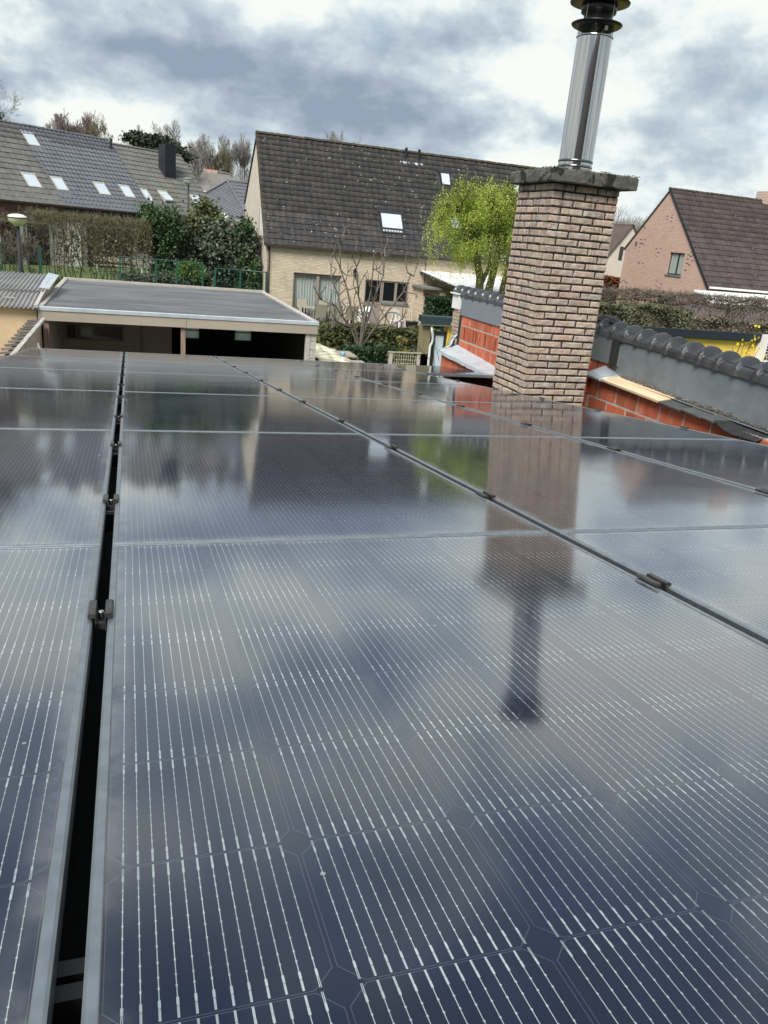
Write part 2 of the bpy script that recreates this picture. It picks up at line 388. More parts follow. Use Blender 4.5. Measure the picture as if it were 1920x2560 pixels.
mat('leaf_bright', (.085, .15, .022), .6, rnd_isl=.45, trans=.2)
mat('leaf_grey', (.085, .105, .07), .6, rnd_isl=.55, trans=.1)
mat('leaf_olive', (.10, .115, .045), .65, rnd_isl=.5, trans=.1)
mat('leaf_hedge', (.105, .11, .06), .8, rnd_isl=.45)
mat('leaf_rust', (.17, .055, .02), .8, rnd_isl=.4)
mat('leaf_yellow', (.75, .6, .03), .7, rnd_isl=.2, trans=.2)
mat('leaf_bronze', (.15, .13, .03), .7, rnd_isl=.4)
mat('cedar', (.028, .04, .02), .8, rnd_isl=.4)
mat('render_beige', (.63, .555, .475), .92, (.56, .49, .415), 1.5, bump=.25, bscale=60)
mat('roof_tile_dark', (.029, .027, .028), .8, (.050, .046, .044), 2.2, bump=.5, bscale=60, rnd_obj=.18, spots=[((.50, .50, .47), 8., .665)], coord='World')
mat('roof_tile_darkm', (.029, .027, .028), .8, (.050, .046, .044), 2.2, bump=.5, bscale=60, rnd_isl=.18, spots=[((.50, .50, .47), 8., .665)], coord='World')
mat('roof_tile_moss', (.085, .075, .03), .9, (.05, .042, .035), 5., .3, .6, bump=.6, rnd_isl=.3, coord='World')
mat('roof_tile_brown', (.052, .038, .038), .8, (.075, .055, .052), 2.2, bump=.5, bscale=60, rnd_obj=.18, spots=[((.42, .40, .38), 7.0, .69)], coord='World')
mat('roof_tile_brownm', (.052, .038, .038), .8, (.075, .055, .052), 2.2, bump=.5, bscale=60, rnd_isl=.18, spots=[((.42, .40, .38), 7.0, .69)], coord='World')
mat('roof_tile_grey', (.150, .147, .142), .8, (.112, .108, .104), 1.6, bump=.4, rnd_obj=.10, coord='World')
mat('roof_tile_greym', (.150, .147, .142), .8, (.112, .108, .104), 1.6, bump=.4, rnd_isl=.10, coord='World')
mat('roof_tile_slate', (.138, .144, .160), .45, (.115, .12, .135), 2., rnd_obj=.06, coord='World')
mat('roof_tile_slatem', (.138, .144, .160), .45, (.115, .12, .135), 2., rnd_isl=.06, coord='World')
mat('roof_tile_lichen', (.148, .144, .134), .85, (.165, .155, .115), .5, .5, .75, bump=.4, rnd_obj=.12, coord='World')
mat('roof_tile_lichenm', (.148, .144, .134), .85, (.165, .155, .115), .5, .5, .75, bump=.4, rnd_isl=.12, coord='World')
mat('gutter_brown', (.045, .03, .026), .5)
mat('window_frame', (.28, .24, .21), .6)
mat('frame_dark', (.02, .022, .026), .45)
mat('frame_light', (.45, .44, .36), .5)
mat('pane_sky', (.55, .62, .68), .06, (.48, .56, .62), .6, spec=.9)
mat('pane_dark', (.012, .014, .016), .05, spec=.8)
mat('curtain', (.38, .42, .39), .35, (.28, .33, .31), 5., stretch=(9, 9, .3), coat=.6)
mat('white_paint', (.78, .78, .76), .5)
mat('white_plastic', (.80, .80, .80), .35)
mat('sling', (.33, .30, .24), .8)
mat('black_metal', (.012, .012, .014), .45)
mat('dark_cladding', (.010, .012, .024), .7, (.02, .02, .03), 3.)
mat('brown_cladding', (.10, .045, .038), .7, (.07, .035, .03), 4., stretch=(.3, .3, 8))
mat('fence_green', (.01, .075, .055), .5)
mat('zinc', (.50, .55, .58), .42, (.40, .45, .48), 4., bump=.12, bscale=9, metal=.1)
mat('zinc_dull', (.185, .215, .23), .5, (.135, .155, .17), 1.9, .36, .62, bump=.06, bscale=12, streak=((1., 3., 7.), (.25, .29, .31), .4))
mat('fibre_cement', (.185, .20, .20), .6, (.16, .175, .175), 2.5, bump=.08, bscale=80)
mat('fibre_cement_blue', (.20, .225, .25), .5, (.18, .205, .235), 1.5, bump=.05, bscale=80)
mat('rubber', (.018, .018, .020), .6, (.03, .03, .032), 9., bump=.5, bscale=30)
mat('slate_cap', (.095, .10, .098), .5, (.06, .062, .062), 8., bump=.4, bscale=25, rnd_obj=.15, coord='World')
mat('plywood', (.76, .60, .40), .7, (.66, .47, .28), 2.5, stretch=(9, .8, 1), bump=.08, spots=[((.16, .09, .04), 5.5, .80)], coord='World')
mat('block', (.50, .125, .055), .9, (.40, .085, .038), 7., bump=.55, bscale=60, rnd_obj=.2, streak=((3, 9, 2.5), (.62, .27, .17), .6), spots=[((.55, .45, .38), 9., .73)], coord='World')
mat('block_mortar', (.46, .42, .36), .95, (.33, .30, .26), 12., bump=.7, bscale=50)
mat('mortar_brown', (.20, .165, .13), .95, rnd_isl=.3)
mat('block_slot', (.20, .035, .015), .95)
mat('glazed_tile', (.028, .029, .032), .34, (.05, .051, .054), 6., bump=.08, bscale=25, rnd_obj=.12, spec=.7, coord='World')
mat('mortar_dark', (.016, .014, .013), .95, (.03, .026, .024), 20., bump=.6, bscale=60)
mat('concrete_cap', (.14, .135, .12), .9, (.07, .068, .06), 5.5, .35, .6, bump=.7, bscale=35, spots=[((.012, .014, .009), 4.5, .56), ((.36, .36, .33), 22, .74)])
mat('moss', (.05, .055, .012), .95, (.10, .095, .02), 20., bump=.8, bscale=60)
mat('steel', (.47, .465, .455), .07, (.43, .425, .42), 2., stretch=(6, 6, .4), metal=1.)
mat('steel_dark', (.20, .19, .19), .22, metal=1.)
mat('black_cowl', (.006, .006, .007), .38)
mat('fascia', (.36, .315, .255), .75, (.32, .28, .225), 1.2)
mat('membrane', (.085, .087, .088), .5, (.145, .147, .149), 1.0, .38, .62, stretch=(.55, 1.9, 1), bump=.1, spots=[((.30, .31, .31), 3.4, .70)])
mat('membrane_black', (.018, .018, .019), .7, bump=.2)
mat('corrugated', (.22, .215, .21), .8, (.30, .295, .285), 2.5, bump=.4, bscale=50, spots=[((.05, .05, .045), 9, .72)])
mat('ply_wall', (.60, .465, .31), .85, (.52, .39, .25), 1.5, spots=[((.20, .12, .06), 2.3, .60), ((.7, .55, .36), 5, .66)])
mat('cap_tile', (.17, .15, .135), .85, (.12, .10, .09), 8., bump=.5, rnd_obj=.2, coord='World')
mat('cap_tilem', (.075, .062, .055), .85, (.12, .10, .09), 8., bump=.5, rnd_isl=.2, coord='World')
mat('grey_wood', (.50, .47, .42), .85, (.33, .30, .26), 6., stretch=(6, .6, 6), bump=.3)
mat('post_wood', (.30, .215, .17), .85, (.22, .15, .12), 6., stretch=(6, 6, .6), bump=.3)
mat('carport_wall', (.50, .43, .365), .8, (.42, .36, .30), 2., stretch=(1, 1, 12))
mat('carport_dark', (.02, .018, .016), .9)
mat('milk_glass', (.60, .64, .62), .5)
mat('bright_pane', (.72, .76, .73), .5, trans=.9)
mat('yellow_render', (.80, .56, .10), .85, (.74, .52, .10), 1.2, bump=.08)
mat('fascia_navy', (.012, .018, .03), .45)
mat('fascia_green', (.022, .042, .045), .5)
mat('weathered_wood', (.24, .20, .11), .9, (.15, .125, .07), 5., stretch=(6, 6, .6), bump=.4)
mat('terracotta', (.16, .06, .05), .8)
mat('purple_plastic', (.30, .20, .42), .5)
mat('cream_sheet', (.76, .71, .52), .7, (.68, .62, .43), 3., bump=.4, bscale=8)
mat('blue_glass', (.22, .33, .42), .15)
mat('brown_roof', (.085, .06, .055), .8, (.12, .09, .08), 3., bump=.5, bscale=30)
mat('far_grey_roof', (.19, .18, .165), .8, (.15, .14, .13), 2., bump=.3)
mat('lamp_glass', (.72, .70, .48), .25, (.62, .58, .36), 6., coat=.5)
mat('lime_plastic', (.28, .5, .02), .5)
brick_wall_mat('brick_yellow', [(.72, .60, .45), (.50, .41, .30), (.66, .54, .39)], (.29, .265, .23), axis='x')
brick_wall_mat('brick_yellow_y', [(.72, .60, .45), (.50, .41, .30), (.66, .54, .39)], (.29, .265, .23), axis='y')
brick_wall_mat('brick_pink', [(.54, .33, .26), (.42, .25, .20), (.52, .33, .26)], (.52, .47, .42), axis='y', dark=(.12, .085, .10), bw=.20, bh=.07)
brick_wall_mat('brick_pink_x', [(.54, .33, .26), (.42, .25, .20), (.52, .33, .26)], (.52, .47, .42), axis='x', bw=.20, bh=.07)
brick_wall_mat('brick_white', [(.62, .60, .56), (.55, .53, .50), (.6, .58, .54)], (.45, .43, .40), axis='x')
glass_mat('panel_glass', 1.5, .085, dust=.006, wave=.06)
mat('cell', (.0010, .0044, .021), .6, (.0020, .0070, .033), 9., rnd_obj=.12, spec=.1, coord='World')
mat('cell_edge', (.045, .055, .09), .5)
mat('backsheet', (.0015, .0056, .026), .6, spec=.1)
mat('ribbon', (.66, .71, .69), .35, (.36, .41, .41), 7., .35, .65, metal=.35, coord='World')
mat('frame_alu', (.36, .39, .415), .40, (.29, .315, .34), 30., metal=.88)
mat('rail', (.03, .03, .03), .4, metal=.6)
mat('clamp', (.10, .095, .088), .38, (.06, .055, .05), 30., metal=.7)
mat('bolt', (.70, .70, .70), .25, metal=1.)

# brick material of the near chimney: each brick its own tone
def brick_mat():
    m = bpy.data.materials.new('chimney_brick'); m.use_nodes = True; t = NT(m.node_tree); b = t.n['Principled BSDF']
    oi = t.new('ShaderNodeObjectInfo'); tcn = t.new('ShaderNodeTexCoord'); geo = t.new('ShaderNodeNewGeometry')
    cr_ = t.new('ShaderNodeValToRGB'); t.l.new(oi.outputs['Random'], cr_.inputs[0]); cr_.color_ramp.interpolation = 'LINEAR'
    e = cr_.color_ramp.elements; e[0].color = (.38, .30, .245, 1); e[1].color = (.42, .32, .265, 1)
    for p_, c_ in ((.15, (.33, .275, .23)), (.3, (.45, .32, .255)), (.45, (.40, .33, .24)), (.6, (.35, .24, .20)), (.72, (.46, .36, .26)), (.86, (.47, .30, .22))):
        q = e.new(p_); q.color = (*c_, 1)
    n = t.noise(geo.outputs['Position'], 16, 6, .65, .8); c = t.mix(t.ramp(n.outputs[0], .38, .72, 0, .75), cr_.outputs[0], (.56, .49, .42))
    n2_ = t.noise(t.mapping(geo.outputs['Position'], (14, 14, 55)), 1., 4, .6, 2.2); c = t.mix(t.ramp(n2_.outputs[0], .62, .72, 0, .55), c, (.10, .085, .075))
    n3_ = t.noise(geo.outputs['Position'], 7, 3, .5, .4); c = t.mix(t.ramp(n3_.outputs[0], .60, .75, 0, .35), c, (.55, .42, .22))
    st_ = t.noise(t.mapping(geo.outputs['Position'], (22, 22, 1.6)), 1., 5, .6, .3); sz = t.new('ShaderNodeSeparateXYZ'); t.l.new(geo.outputs['Position'], sz.inputs[0])
    c = t.mix(t.math('MULTIPLY', t.ramp(st_.outputs[0], .48, .66, 0, .75), t.ramp(sz.outputs[2], 3.5, 4.5, .15, 1)), c, (.13, .115, .10))     # soot and run-off below the cap
    lf = t.noise(geo.outputs['Position'], 3.5, 5, .65, .5); c = t.mix(t.ramp(lf.outputs[0], .56, .68, 0, .6), c, (.56, .53, .48))                 # pale lime bloom
    t.put(b.inputs['Base Color'], c); b.inputs['Roughness'].default_value = .92; b.inputs['Specular IOR Level'].default_value = .25
    bn = t.new('ShaderNodeBump'); bn.inputs['Strength'].default_value = .85; bn.inputs['Distance'].default_value = .006
    h = t.math('SUBTRACT', t.noise(geo.outputs['Position'], 60, 6, .7, .5).outputs[0], t.ramp(n2_.outputs[0], .58, .70, 0, .8)); t.l.new(h, bn.inputs['Height']); t.l.new(bn.outputs[0], b.inputs['Normal'])
    MATS['chimney_brick'] = m
brick_mat()

# =================================================================== GROUND
def sm(x, a, b):
    t = min(1, max(0, (x - a) / (b - a))); return t * t * (3 - 2 * t)
def ground(u, v):
    left = 1 - sm(u, 3.6 if v > 30 else 4.2, 6.2)
    z = sm(v, 22, 33) * 1.0 * left + .3 * sm(v, 34, 42) * left
    z += 1.6 * sm(v, 50, 80) + 5.0 * sm(v, 75, 150) + 6 * sm(v, 150, 400)
    return z
def axis_pts(lo, hi, fine_lo, fine_hi, step):
    p = list(np.arange(fine_lo, fine_hi + .01, step)); d = step; x = fine_hi
    while x < hi: d *= 1.25; x += d; p.append(x)
    d = step; x = fine_lo
    while x > lo: d *= 1.25; x -= d; p.insert(0, x)
    return p
gu = axis_pts(-2500, 2500, -10, 45, 1.1); gv = axis_pts(-1500, 3500, -5, 60, 1.1)
gV = [(u, v, ground(u, v) + .02 * math.sin(u * 1.3) * math.sin(v * .9)) for v in gv for u in gu]; nu = len(gu)
gF = [(j * nu + i, j * nu + i + 1, (j + 1) * nu + i + 1, (j + 1) * nu + i) for j in range(len(gv) - 1) for i in range(nu - 1)]
o = link('ground', np_mesh('ground', gV, gF, 'grass', True)); o['kind'] = 'structure'
# patio of the yellow brick house and the grey path by the fence
mb = MB().box(6.3, 14.5, 33.2, 35.7, .0, .12); structure('patio', mb, 'paving')
mb = MB()
pp = [(-.6, 33.4), (1.2, 33.6), (3.2, 33.3), (4.9, 32.6)]
for (a, b) in zip(pp, pp[1:]):
    za, zb = ground(*a) + .05, ground(*b) + .05
    mb.slab((a[0], a[1] - .6, za), (b[0], b[1] - .6, zb), (b[0], b[1] + .5, zb), (a[0], a[1] + .5, za), .04)
structure('garden_path', mb, 'paving')
mb = MB().box(-4, 6, 8.6, 26, .0, .03); structure('yard', mb, 'paving')

# =================================================================== SOLAR ARRAY
O = Vector((-1.10803116, -1.77427290, 3.72685717)); UL = Vector((1, -.0005, -.00455666)).normalized(); VL = Vector((0, .99399113, -.10946055))
VL = (VL - UL * VL.dot(UL)).normalized(); NL = UL.cross(VL); A_, S_ = 1.0567512, 1.69
def pan(u, v, h=0): return O + UL * (u * A_) + VL * (v * S_) + NL * h
rot_pan = Matrix((UL, VL, NL)).transposed().to_4x4()
PW, PL = .979 * A_, S_ - .005
CW, CL, PXc, PYc = .1650, .1655, .1686, .1670
cx0, cy0 = (PW - 6 * PXc) / 2 + .0, .0075
def cell_mesh(lod):
    ch = .0175; w_, l_ = CW / 2, CL / 2
    oc = lambda w1, l1, c1: [(-w1 + c1, -l1), (w1 - c1, -l1), (w1, -l1 + c1), (w1, l1 - c1), (w1 - c1, l1), (-w1 + c1, l1), (-w1, l1 - c1), (-w1, -l1 + c1)]
    mb = MB(); a = oc(w_, l_, ch); e = .0007 if lod == 0 else .0009; b = oc(w_ - e, l_ - e, ch - e * .4)
    th = .0004
    mb.add([(x, y, 0) for x, y in a] + [(x, y, 0) for x, y in b] + [(x, y, -th) for x, y in a],
           [tuple(range(8, 16))] , 0)
    k = 0
    for i in range(8):
        j = (i + 1) % 8; mb.f.append((i, j, 8 + j, 8 + i)); mb.m.append(1); mb.f.append((16 + i, 16 + j, j, i)); mb.m.append(0)
    return mb
cell_me = cell_mesh(0).mesh('cell', ['cell', 'cell_edge'])
def ribbon_rows(detail):
    """all collector ribbons of one panel, with their solder pads, as thin raised strips"""
    V, F = [], []
    def strip(x0, x1, y0, y1, z=.0006):
        k = len(V); V.extend([(x0, y0, z), (x1, y0, z), (x1, y1, z), (x0, y1, z)]); F.append((k, k + 1, k + 2, k + 3))
    for c_ in range(6):
        for r_ in range(10):
            mx_, my = cx0 + PXc * (c_ + .5), cy0 + PYc * (r_ + .5)
            for k in range(12):
                x = mx_ + (k - 5.5) * .01262; e = CL / 2 - (.0012 if 0 < k < 11 else .010)
                if detail == 2:
                    hw = .00036
                    strip(x - hw, x + hw, my - e, my + e)
                    for s_ in (-1, 1):
                        p0 = my + s_ * (CL / 2 - .015); strip(x - .0010, x + .0010, p0 - .0034, p0 + .0034, .0010)
                        strip(x - .0009, x - .0003, my + s_ * (CL / 2 - .011), my + s_ * (CL / 2 - .0012), .0008) if s_ > 0 else strip(x - .0009, x - .0003, my - (CL / 2 - .0012), my - (CL / 2 - .011), .0008)
                        strip(x + .0003, x + .0009, my - (CL / 2 - .0012) if s_ < 0 else my + CL / 2 - .011, my - (CL / 2 - .011) if s_ < 0 else my + CL / 2 - .0012, .0008)
                    for q in (-.054, -.044, -.030, -.014, 0., .013, .029, .043, .054):
                        strip(x - .0008, x + .0008, my + q - .0009, my + q + .0009, .0009)
                else:
                    hw = .00020 if detail == 1 else .00013
                    strip(x - hw, x + hw, my - e, my + e)
                    for s_ in (-1, 1):
                        p0 = my + s_ * (CL / 2 - .015); strip(x - .0006, x + .0006, p0 - .003, p0 + .003, .0010)
    return np.array(V), np.array(F)
rib_me = [np_mesh('busbar_ribbons', *ribbon_rows(d), 'ribbon') for d in (0, 1, 2)]
def frame_mesh():
    mb = MB(); L = .0115; H = .032; W_ = PW; Q = PL
    def bar(p, q, inn, m=0):   # profile bar with a small outer chamfer, from p to q; inn = inward direction
        p, q, inn = Vector(p), Vector(q), Vector(inn)
        prof = [(0, -H), (0, -.0024), (.0028, 0), (L - .001, 0), (L, -.001), (L, -.006), (.002, -.007), (.002, -H + .002), (.024, -H + .002), (.024, -H)]
        n = len(prof); vs = [];
        for e, s_ in ((p, 1), (q, -1)):
            d = (q - p).normalized() * s_
            for a, z in prof: vs.append(tuple(e + inn * a + d * (a if a <= L else L) + Vector((0, 0, z))))
        mb.add(vs, [(i, (i + 1) % n, n + (i + 1) % n, n + i) for i in range(n)] , m)
    bar((0, 0, 0), (W_, 0, 0), (0, 1, 0)); bar((W_, 0, 0), (W_, Q, 0), (-1, 0, 0)); bar((W_, Q, 0), (0, Q, 0), (0, -1, 0)); bar((0, Q, 0), (0, 0, 0), (1, 0, 0))
    return mb
frame_me = frame_mesh().mesh('frame', ['frame_alu'])
glass_me = MB().quad((.0095, .0095, -.0016), (PW - .0095, .0095, -.0016), (PW - .0095, PL - .0095, -.0016), (.0095, PL - .0095, -.0016)).mesh('glass_pane', ['panel_glass'])
back_me = MB().box(.004, PW - .004, .004, PL - .004, -.0075, -.0053).mesh('backsheet', ['backsheet'])
cells_stuff = MB()
for c_ in range(6):
    for r_ in range(10):
        cm = cell_mesh(1); dx, dy = cx0 + PXc * (c_ + .5), cy0 + PYc * (r_ + .5)
        k = len(cells_stuff.v); cells_stuff.v += [(x + dx, y + dy, z) for x, y, z in cm.v]; cells_stuff.f += [tuple(i + k for i in f) for f in cm.f]; cells_stuff.m += cm.m
cells_me = cells_stuff.mesh('cells', ['cell', 'cell_edge'])
ROWN = {1: 'nearest row', 2: 'second row from the viewer', 3: 'third row from the viewer', 4: 'fourth row from the viewer', 5: 'fifth row from the viewer', 6: 'farthest row'}
COLN = {0: 'left of the wide dark gap', 1: 'just right of the wide dark gap', 2: 'in the third column from the left', 3: 'in the right-hand column beside the chimney', 4: 'beyond the right-hand column'}
for i in range(5):
    for j in range(1, 7):
        if i == 3 and j == 1: continue
        if i == 4 and j != 6: continue
        p = pan(i + .010, j)
        lab = f'black framed solar panel, {ROWN[j]}, {COLN[i]}'
        if (i, j) == (1, 1): lab = 'largest black solar panel filling the foreground, reflecting the chimney pipe'
        if (i, j) == (4, 6): lab = 'single solar panel behind the brick chimney, beside the zinc ledge of the left wall'
        t = thing('solar_panel', lab, 'solar panel', p, 'solar panels laid in rows on the roof')
        t.rotation_euler = rot_pan.to_euler()
        if j == 1:
            t.scale = (1, 1.010, 1); t.location = pan(i + .010, 2) - VL * (S_ * 1.010)
        if (i, j) == (4, 6): t.location = t.location + UL * .0
        link('frame', frame_me, t); link('glass_pane', glass_me, t); link('backsheet', back_me, t)
        if j <= 3:
            for c_ in range(6):
                for r_ in range(10): link('cell', cell_me, t, (cx0 + PXc * (c_ + .5), cy0 + PYc * (r_ + .5), -.0040))
        else:
            q = link('cells', cells_me, t, (0, 0, -.0040)); q['kind'] = 'stuff'
        q = link('busbar_ribbons', rib_me[2 if j == 1 else 1 if j <= 3 else 0], t, (0, 0, -.0038)); q['kind'] = 'stuff'
# clamps in the gaps
def jaw(s_):
    mb = MB(); pr_ = [(.0065, -.02), (.0085, -.02), (.0085, .0010), (.0135, .0010), (.019, .0025), (.019, .0062), (.0165, .0085), (.0075, .0085), (.0065, .0065)]
    return mb.prism([(s_ * x, z) for x, z in (pr_ if s_ > 0 else pr_[::-1])], 'y', -.032, .032)
jl, jr = jaw(-1).mesh('clamp_jaw', ['clamp']), jaw(1).mesh('clamp_jaw', ['clamp'])
cb_me = MB().box(-.0065, .0065, -.026, .026, -.020, -.010).mesh('clamp_bridge', ['clamp'])
bolt_mb = MB().lathe([(.0001, -.010), (.0052, -.010), (.0052, .0005), (.0046, .0012), (.0028, .0012), (.0024, -.003), (.0001, -.003)], (0, 0, 0), 14)
bolt_me = bolt_mb.mesh('bolt', ['bolt'], True)
ORD = ['nearest', 'second', 'third', 'fourth', 'fifth', 'sixth', 'seventh', 'eighth', 'ninth', 'tenth', 'eleventh', 'farthest']
GAPS = {1: 'wide left gap', 2: 'gap right of the foreground panel', 3: 'gap nearest the chimney', 4: 'outer edge beside the right-hand wall'}
GAPN = {1: 'wide gap left of the foreground panel', 2: 'gap running to the right of the foreground panel', 3: 'third gap, nearest the chimney', 4: 'outer edge of the array beside the right-hand wall'}
for gi in (1, 2, 3, 4):
    cn = -1
    for vj in (1.255, 1.765, 2.24, 2.771, 3.262, 3.80, 4.27, 4.76, 5.27, 5.77, 6.25, 6.8):
        if gi >= 3 and vj < 2: continue
        if gi == 4 and vj < 2.9: continue
        cn += 1; nn_ = ORD[11] if vj == 6.8 else ORD[cn]
        t = thing('panel_clamp', f'{nn_} dark metal clamp in the {GAPS[gi]}', 'clamp', pan(gi, vj), f'clamps in the {GAPN[gi]}')
        t.rotation_euler = rot_pan.to_euler()
        link('clamp_jaw', jl, t); 
        if gi < 4 or vj > 6: link('clamp_jaw', jr, t)
        link('clamp_bridge', cb_me, t); link('bolt', bolt_me, t)
# rails
RV = [1.345, 2.24, 2.771, 3.262, 3.80, 4.27, 4.76, 5.27, 5.77, 6.25, 6.8]
for vj in RV:
    mb = MB(); mb.box(0, A_ * 4.02, -.020, -.004, -.072, -.033).box(0, A_ * 4.02, .004, .020, -.072, -.033).box(0, A_ * 4.02, -.020, .020, -.078, -.072)
    o = link('mounting_rail', mb.mesh('mounting_rail', ['rail']), None, pan(0, vj)); o.rotation_euler = rot_pan.to_euler()
    o['label'] = f'{ORD[RV.index(vj)] if vj != 6.8 else ORD[11]} black mounting rail from the viewer, crossing under the solar panels'; o['category'] = 'rail'; o['group'] = 'mounting rails under the solar panels'

# =================================================================== OWN BUILDING UNDER THE ARRAY
t = thing('lean_to_building', 'low building under the solar panels with a black sloping roof', 'building', (0, 4, 0))
mb = MB(); a, b, c, d = pan(-.1, .2, -.20), pan(4.93, .2, -.20), pan(4.93, 7.03, -.20), pan(-.1, 7.03, -.20)
mb.slab(a, b, c, d, .12); part('roof', mb, 'membrane_black', t)
mb = MB(); mb.box(a.x + .05, 4.1, a.y + .1, a.y + .3, 0, a.z - .13).box(a.x + .05, 4.1, c.y - .3, c.y - .1, 0, c.z - .13)
part('wall', mb, 'brick_yellow', t)
mb = MB().prism([(a.y + .3, 0), (c.y - .3, 0), (c.y - .3, c.z - .14), (a.y + .3, a.z - .14)], 'x', a.x + .05, a.x + .25); part('side_wall', mb, 'brick_yellow_y', t)
mb = MB(); e0, e1 = pan(-.12, 7.03, -.075), pan(4.9, 7.03, -.075)
mb.box(e0.x, e1.x, e0.y, e0.y + .03, e0.z - .25, e0.z); part('fascia', mb, 'frame_dark', t)

# =================================================================== CHIMNEY
CU0, CU1, CV0, CV1 = 3.115, 3.702, 5.733, 6.325
CZ0, CZ1, PITCH = 2.36, 4.515, .0566
chim = thing('brick_chimney', 'square brick chimney stack with a mossy concrete cap, standing beside the array', 'chimney', ((CU0 + CU1) / 2, (CV0 + CV1) / 2, CZ0))
mb = MB().box(CU0 + .0065, CU1 - .0065, CV0 + .0075, CV1 - .0075, CZ0, CZ1); part('mortar', mb, 'mortar_dark', chim)
def brick_mesh(L, W_, H, seed, jag=.0022):
    r = random.Random(seed); mb = MB(); xs = [0, .012, L * .33, L * .66, L - .012, L]; zs = [0, .006, H - .006, H]
    # rounded, slightly ragged face: grid on the front (y=0), depth W_
    idx = {}
    for i, x in enumerate(xs):
        for k, z in enumerate(zs):
            edge = i in (0, 5) or k in (0, 3)
            y = (.0045 if edge else 0) + r.uniform(-jag, jag) * (.6 if edge else 1.1)
            idx[i, k] = len(mb.v); mb.v.append((x + (r.uniform(-jag, jag) if edge else 0), y, z + (r.uniform(-jag, jag) if k in (0, 3) else 0)))
    for i in range(5):
        for k in range(3): mb.f.append((idx[i, k], idx[i + 1, k], idx[i + 1, k + 1], idx[i, k + 1])); mb.m.append(0)
    bk = len(mb.v); mb.v += [(0, W_, 0), (L, W_, 0), (L, W_, H), (0, W_, H)]
    mb.f += [(bk, idx[0, 3], idx[0, 0]) if False else (bk + 3, idx[0, 3], idx[0, 2], idx[0, 1], idx[0, 0], bk), (bk + 1, idx[5, 0], idx[5, 1], idx[5, 2], idx[5, 3], bk + 2),
             (bk, idx[0, 0], idx[1, 0], idx[2, 0], idx[3, 0], idx[4, 0], idx[5, 0], bk + 1), (bk + 2, idx[5, 3], idx[4, 3], idx[3, 3], idx[2, 3], idx[1, 3], idx[0, 3], bk + 3), (bk + 1, bk + 2, bk + 3, bk)]
    mb.m += [0] * 5; return mb
BH = .0435; MJ = .0131
full = [brick_mesh((CU1 - CU0 - 2 * MJ) / 3, .085, BH, s).mesh('brick', ['chimney_brick']) for s in range(6)]
FL = (CU1 - CU0 - 2 * MJ) / 3; HL = (FL - MJ) / 2
half_ = [brick_mesh(HL, .085, BH, 20 + s).mesh('brick', ['chimney_brick']) for s in range(5)]
LL = (CV1 - CV0 - .094 - 3 * MJ) / 3 + 0.0
cob = chim.location
ncs = int((CZ1 - CZ0) / PITCH) + 1; back = MB()
for k in range(ncs):
    z = CZ1 - .004 - (k + 1) * PITCH + MJ
    jit = lambda: rnd.uniform(-.0018, .0018)
    D = CV1 - CV0
    if k % 2 == 0:   # three stretchers on the front, header return on the left side
        fr = [(i * (FL + MJ), FL) for i in range(3)]; sd_ = [(.095 + MJ, .19), (.095 + MJ + .19 + MJ, .19), (.095 + 2 * (MJ + .19) + MJ, D - .095 - 2 * .19 - 3 * MJ)]
    else:
        fr = [(0, HL), (HL + MJ, FL), (HL + FL + 2 * MJ, FL), (HL + 2 * FL + 3 * MJ, HL)]; sd_ = [(0, .19), (.19 + MJ, .19), (.38 + 2 * MJ, D - .38 - 2 * MJ)]
    corner_front = (k % 2 == 0)
    for n_, (x, L) in enumerate(fr):
        x_, L_ = x, L
        me = rnd.choice(full if L > .12 else half_); base = FL if L > .12 else HL
        o = link('brick', me, chim, (CU0 + x - cob.x, CV0 + jit() - cob.y, z - cob.z + jit() * .6)); o.scale = (L / base, 1, 1); o.rotation_euler = (0, jit() * 2.5, jit() * 4)
    for n_, (y, L) in enumerate(sd_):
        me = rnd.choice(full if L > .12 else half_); base = FL if L > .12 else HL
        o = link('brick', me, chim, (CU0 + jit() - cob.x, CV0 + y + L - cob.y, z - cob.z + jit() * .6)); o.scale = (L / base, 1, 1); o.rotation_euler = (0, 0, -math.pi / 2 + jit() * 3)
    if not corner_front: pass
    if corner_front:     # header end of the corner stretcher showing on the left side
        o = link('brick', rnd.choice(half_), chim, (CU0 + jit() - cob.x, CV0 + .095 - cob.y, z - cob.z)); o.scale = ((.095 - .012) / HL, .12, 1); o.rotation_euler = (0, 0, -math.pi / 2)
    for y, L in [(.1 * (k % 2), .19), (.1 * (k % 2) + .2, .19), (.1 * (k % 2) + .4, .592 - .4 - .1 * (k % 2))]:
        back.box(CU1 - .02, CU1 + jit(), CV0 + y + .005, min(CV0 + y + L - .004, CV1), z, z + BH); back.box(CU0 + y, min(CU0 + y + L - .01, CU1), CV1 - .02, CV1 + jit(), z, z + BH)
q = part('rear_bricks', back, 'chimney_brick', chim, stuff=True)
# concrete cap: slab with worn, slightly uneven edges
cap = MB(); cu0, cu1, cv0, cv1 = CU0 - .055, CU1 + .105, CV0 - .075, CV1 + .07
N_ = 14; r_ = random.Random(3); rings = []
def ring(z, inset, jg):
    pts = []
    for sx, sy, ex, ey in ((cu0, cv0, cu1, cv0), (cu1, cv0, cu1, cv1), (cu1, cv1, cu0, cv1), (cu0, cv1, cu0, cv0)):
        for i in range(N_):
            f = i / N_; x = sx + (ex - sx) * f; y = sy + (ey - sy) * f; cxm, cym = (cu0 + cu1) / 2, (cv0 + cv1) / 2
            pts.append((x + (-1 if x > cxm else 1) * inset * (abs(x - cxm) > (cu1 - cu0) * .49) + r_.uniform(-jg, jg), y + (-1 if y > cym else 1) * inset * (abs(y - cym) > (cv1 - cv0) * .49) + r_.uniform(-jg, jg), z + r_.uniform(-jg, jg)))
    return pts
